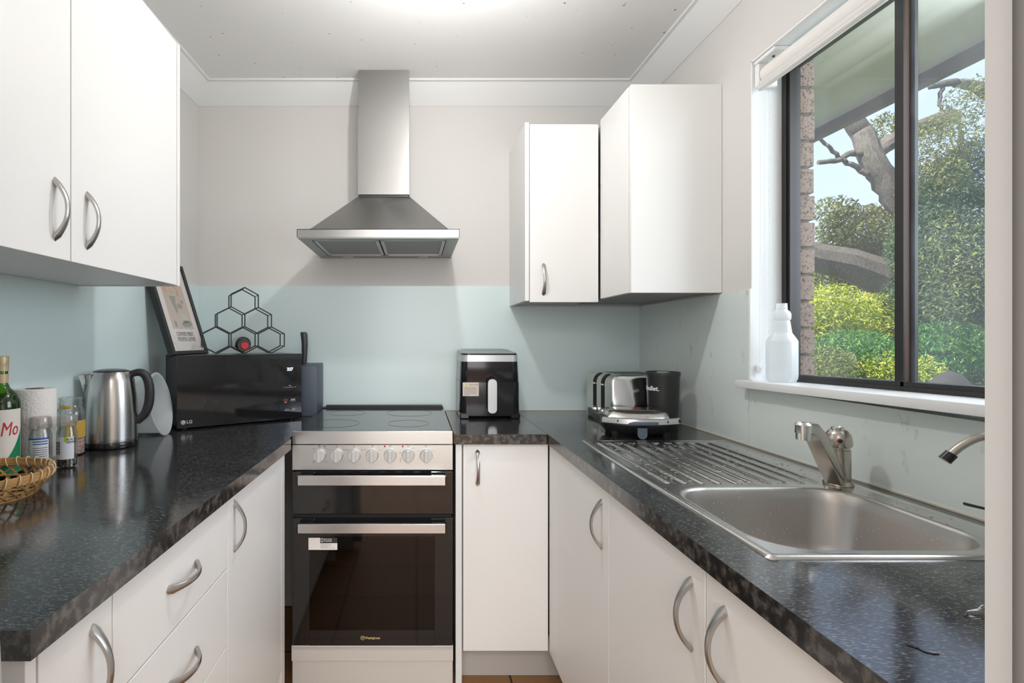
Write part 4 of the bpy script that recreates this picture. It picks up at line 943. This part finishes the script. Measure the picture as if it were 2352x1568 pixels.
# sandwich press
sp = thing('sandwich_press', 'silver and black sandwich press in front of the toaster', 'sandwich press', at_bench(.752,1.800), math.radians(-9))
def outline(w, df, db, bow, n=10):
    p = []
    for i in range(n+1): t_ = -1+2*i/n; p.append((t_*w, -df-bow*(1-t_*t_)))
    p += [(w*.98, db*.7), (w*.80, db), (-w*.80, db), (-w*.98, db*.7)]; return p
def lay(w, df, db, bow, z): return [(x,y,z) for x, y in outline(w, df, db, bow)]
b = B(); b.ringloft([lay(.085,.055,.05,.02,.011), lay(.10,.068,.06,.028,.016), lay(.112,.078,.068,.035,.040), lay(.114,.08,.07,.035,.043)]); b.build('lower_body', m_black, sp, smooth=50)
b = B(); b.ringloft([lay(.116,.082,.07,.036,.0445), lay(.118,.083,.072,.036,.050), lay(.112,.078,.068,.034,.060)]); b.build('upper_shell', m_blkmatte, sp, smooth=50)
b = B(); b.ringloft([lay(.098,.068,.062,.020,.060), lay(.094,.060,.060,.016,.078), lay(.086,.045,.052,.010,.086), lay(.06,.02,.035,.004,.088)]); tpz = b.build('top_plate', mat('press_steel', (.58,.57,.55), .2, 1), sp, smooth=50)
# handle: silver bow bar across the front, dark arm down the left side
fb = [(-.122+.244*i/16, -.088-.040*(1-(-1+i/8)**2), .0) for i in range(17)]
b = B()
rings = []
for (x, y, z) in fb: rings.append([(x,y-.004,.052),(x,y-.005,.056),(x,y-.004,.068),(x,y+.006,.070),(x,y+.006,.052)])
b.ringloft(rings); hb = b.build('front_handle', mat('press_silver', (.62,.64,.66), .28, .7), sp, smooth=40)
b = B(); rings = []
for (x, y) in ((-.122,-.092),(-.126,-.02),(-.126,.06),(-.122,.145)): rings.append([(x-.006,y,.050),(x-.007,y,.070),(x+.004,y,.071),(x+.006,y,.052)])
b.ringloft(rings); b.build('side_arm', m_blkmatte, sp, smooth=50)
b = B(); rings = []
for i in range(5,13): x, y, z = fb[i]; rings.append([(x,y-.0055,.051),(x,y-.0065,.054),(x,y-.0058,.061 if 5 < i < 12 else .056),(x,y+.002,.061 if 5 < i < 12 else .056),(x,y+.002,.051)])
b.ringloft(rings[0:7]); b.build('grip', m_dkgrey, sp)
for i in (3, 13): x, y, z = fb[i]; b = B(); b.cyl((x,y-.0035,.0605),(x,y-.0052,.0605),.0036,n=14); b.build('screw', m_black, sp)
b = B(); b.cyl((.1185,-.093,.061),(.1185,-.0965,.061),.0055,n=16); b.build('screw', m_black, sp)
b = B(); b.prism([(.0145*math.cos(a)-.002, .018+.0145*math.sin(a)) for a in [PI+PI*i/12 for i in range(13)]]+[(.0125,.040),(-.0165,.040)], 'y', -.124, -.112); b.build('latch', m_dkgrey, sp)
for (x, y) in ((-.075,-.07),(.085,-.07),(-.075,.035),(.085,.035)):
    b = B(); b.cyl((x,y,0),(x,y,.022),.011,.016,16); b.build('foot', m_black, sp)
b = B(); b.box(-.004,.026,.006,.011,.0883,.0888); b.box(.000,.020,-.003,.003,.0883,.0888); b.box(.006,.030,.015,.019,.0883,.0888); b.build('red_marking', m_red, tpz)
# spray bottle on the sill
sb = thing('spray_bottle', 'empty white plastic spray bottle without its nozzle on the window sill', 'bottle', (1.064,1.512,1.1030+sl(1.512)-.0))
b = B(); N = 36
def sec(w, d, z): return [(w*math.cos(2*PI*i/N), d*math.sin(2*PI*i/N), z) for i in range(N)]
prs = [(.036,.030,0),(.0405,.034,.010),(.0415,.035,.020),(.0415,.035,.115),(.0405,.034,.120),(.030,.026,.136),(.0270,.024,.140)]
for k in range(7): prs += [(.0262-.0008*k,.0235-.0004*k,.1415+k*.0050),(.0250-.0008*k,.0225-.0004*k,.1440+k*.0050)]
prs += [(.0195,.0195,.178),(.0225,.0225,.182),(.0230,.0230,.196),(.0200,.0200,.203),(.0140,.0140,.209),(.0135,.0135,.212),(.0145,.0145,.214),(.0130,.0130,.217),(.0140,.0140,.2205),(.0130,.0130,.224),(.0135,.0135,.2275)]
b.ringloft([sec(*p) for p in prs], True, False); b.build('body', m_bottle_w, sb, smooth=50)

# ceiling lamp (above the frame) that casts the kitchen's light
cl = thing('ceiling_light', 'white bulb holder hanging from the middle of the kitchen ceiling', 'light', (.09,1.39,2.19))
b = B(); b.lathe([(.012,-.02),(.018,-.018),(.018,.05),(.006,.055),(.006,.17),(.04,.18),(.04,CE-2.19)], n=28); b.build('fitting', m_white, cl)

# ================================================================== GARDEN
def leaves(name, m, parent, blobs, n, size, seed, aspect=.32):
    n = int(n*2.1); size *= .66
    rnd = random.Random(seed); V = []; F = []
    tot = sum(w for *_, w in blobs)
    for (cx_, cy_, cz_, rx, ry, rz, w) in blobs:
        for k in range(int(n*w/tot)):
            while True:
                p = Vector((rnd.uniform(-1,1), rnd.uniform(-1,1), rnd.uniform(-1,1)))
                if .25 < p.length < 1: break
            p = Vector((cx_+p.x*rx, cy_+p.y*ry, cz_+p.z*rz))
            s = size*rnd.uniform(.5,1.3); q = Euler((rnd.uniform(-1.1,1.1), rnd.uniform(-1.1,1.1), rnd.uniform(0,6.28))).to_matrix()
            o_ = len(V)
            for (a, c_, z_) in ((-1,0,0),(0,-aspect,.12),(1,0,-.1),(0,aspect,.12)): V.append(p+q @ Vector((a*s, c_*s, z_*s)))
            F.append((o_,o_+1,o_+2,o_+3))
    b = B(); b.v = [tuple(v) for v in V]; b.f = F; b.mi = [0]*len(F)
    me = bpy.data.meshes.new(name); me.from_pydata(b.v, [], b.f); me.materials.append(m)
    o = bpy.data.objects.new(name, me); COL.objects.link(o); o.parent = parent
    inv = world_of(parent).inverted()
    me.transform(inv); return o
def dirpt(px, py, y):   # point of the garden seen in direction px,py at depth y
    return ((px-957)*y/1192, y, 1.229+(778-py)*y/1192)
def tree(name, label, base, branches, leafspec, group=None):
    t = thing(name, label, 'tree' if 'tree' in name else 'shrub', base, 0, group)
    for i, (pts, r0, r1) in enumerate(branches):
        P = smoothpts(pts, 5); n = len(P); b = B(); rr = random.Random(i)
        b.tube([p+Vector((rr.uniform(-.02,.02),rr.uniform(-.02,.02),0)) for p in P], [r0+(r1-r0)*k/(n-1) for k in range(n)], 10)
        b.build('trunk' if i == 0 else 'branch', m_bark, t, True)
    for (m, blobs, n, s, seed) in leafspec: leaves('foliage', m, t, blobs, n, s, seed)
    return t
D = dirpt
# big gum: leaning trunk and grey boughs
g0 = D(2200,900,8.0)
tree('gum_tree', 'large grey-barked tree with leaning boughs behind the left window pane', (g0[0],g0[1],-1.5),
  [([(g0[0],8.0,-1.5), D(2150,800,8.0), D(2080,680,8.0), D(1990,620,8.0), D(1870,590,8.1), D(1780,570,8.2)], .34, .20),
   ([D(2120,640,8.0), D(2085,500,8.0), D(2035,420,8.0), D(2000,360,8.0), D(1975,300,8.1), D(1940,250,8.1)], .20, .13),
   ([D(2000,360,8.0), D(2040,330,8.0), D(2100,300,8.0), D(2180,270,8.0)], .10,.14),
   ([D(1985,355,8.0), D(1950,352,8.0), D(1925,368,8.0), D(1880,372,8.0)], .05,.035),
   ([D(1990,400,8.0), D(1960,380,8.0), D(1930,365,8.0), D(1900,335,8.0), D(1870,310,8.0)], .045,.02),
   ([D(2300,230,8.0), D(2240,200,8.0), D(2190,190,8.0), D(2130,200,8.0)], .10,.04),
   ([D(2165,200,8.0), D(2160,240,8.0), D(2168,270,8.0), D(2160,320,8.0)], .03,.012)],
  [(m_leaf_a, [D(1990,530,8.6)+(.75,.6,.42,2.4), D(1930,620,8.8)+(.7,.6,.45,2), D(2020,620,9.0)+(.6,.6,.6,1.6), D(2030,300,8.6)+(.20,.4,.3,.25), D(1920,260,8.4)+(.15,.3,.3,.12), D(1915,480,8.4)+(.35,.3,.2,.25)], 8500, .060, 1)])
g1 = D(2190,900,7.4)
tree('tall_tree', 'tall dark green tree filling the right window pane', (g1[0],g1[1],-1.5),
  [([(g1[0],7.4,-1.5), D(2190,700,7.4), D(2195,450,7.4), D(2210,300,7.4)], .10, .03)],
  [(m_leaf_b, [D(2180,560,7.2)+(.75,.6,.85,5), D(2240,400,7.2)+(.42,.5,.5,2), D(2150,450,7.2)+(.28,.5,.42,1.5), D(2270,640,7.0)+(.5,.6,.9,2.5), D(2130,700,7.2)+(.35,.5,.5,1.8)], 17000, .050, 2),
   (m_leaf_a, [D(2160,330,7.2)+(.38,.5,.42,1.1), D(2140,420,7.2)+(.25,.5,.35,1), D(2235,230,7.2)+(.28,.4,.32,.4), D(2190,620,6.4)+(.5,.25,.75,.5)], 3400, .045, 3)])
for k, (px, py, y, rx, rz, m, n, s, lab) in enumerate((
  (1900,720,7.2,.62,.42,m_leaf_c,3800,.050,'yellow-green shrub beside the brick reveal, left of the garden view'),
  (2010,740,7.8,.62,.45,m_leaf_c,3200,.050,'yellow-green shrub beside the window mullion under the leaning bough'),
  (1960,810,6.6,.50,.30,m_leaf_d,3000,.040,'bright green shrub low in the left window pane'),
  (2170,800,6.8,.62,.36,m_leaf_d,3400,.048,'bluish green shrub low in the right window pane'),
  (2100,690,7.6,.35,.45,m_leaf_b,2000,.060,'dark olive shrub behind the window mullion'),
  (1880,840,6.4,.34,.26,m_leaf_a,1500,.040,'low olive shrub at the foot of the brick reveal'),
  (2050,850,6.2,.45,.24,m_leaf_c,1600,.038,'low yellow-tipped shrub at the bottom of the window beside the mullion'),
  (2270,760,7.4,.60,.80,m_leaf_b,3500,.060,'dark leafy shrub at the right edge of the window'))):
    c_ = D(px,py,y)
    tree('leafy_shrub', lab, (c_[0],c_[1],-1.5), [([(c_[0],y,-1.5),(c_[0]+.05,y,-.5),(c_[0],y,c_[2])], .05, .02), ([(c_[0],y,-.6),(c_[0]-.25,y,.3),(c_[0]-.35,y,c_[2])], .025, .01), ([(c_[0],y,-.4),(c_[0]+.25,y,.3),(c_[0]+.3,y,c_[2])], .025, .01)],
      [(m, [(c_[0],c_[1],c_[2],rx,.5,rz,1),(c_[0]-.2,c_[1],c_[2]-.3*rz,rx*.8,.5,rz,.5)], n, s, 20+k)])
# far hedge so that the view closes
hd = thing('hedge', 'dense tall hedge far behind the garden shrubs', 'hedge', (13,14,-1.5))
leaves('foliage', m_leaf_b, hd, [(11.5,14,0.3,2.2,1.0,1.9,1.6),(14.5,13,0.5,2.2,1.2,2.0,1.6),(9.5,13,-.3,1.5,.8,1.6,.8),(16,11.5,.6,2,1.5,2.2,1)], 9000, .14, 77)
b = B(); b.sphere((5.75,5.6,-1.5), 1.0, 16, (.60,.4,2.39)); tag(b.build('dark_rounded_shape', mat('dark_shape_black', (.03,.028,.028), .9)), 'unidentified dark rounded shape low outside the right window pane', 'mound')  # made-up rounded body in place of an unidentified dark shape

# groups of repeats
GR = {'base_cabinet':'white base cupboards and drawers','drawer_cabinet':'white base cupboards and drawers','wall_cupboard':'white wall cupboards','bench_top':'black speckled bench tops',
      'spice_jar':'glass spice jars on the left bench','splashback_panel':'glass splashback panels','leafy_shrub':'shrubs outside the window'}
for o in COL.objects:
    k = o.name.split('.')[0]
    if o.parent is None and k in GR: o['group'] = GR[k]
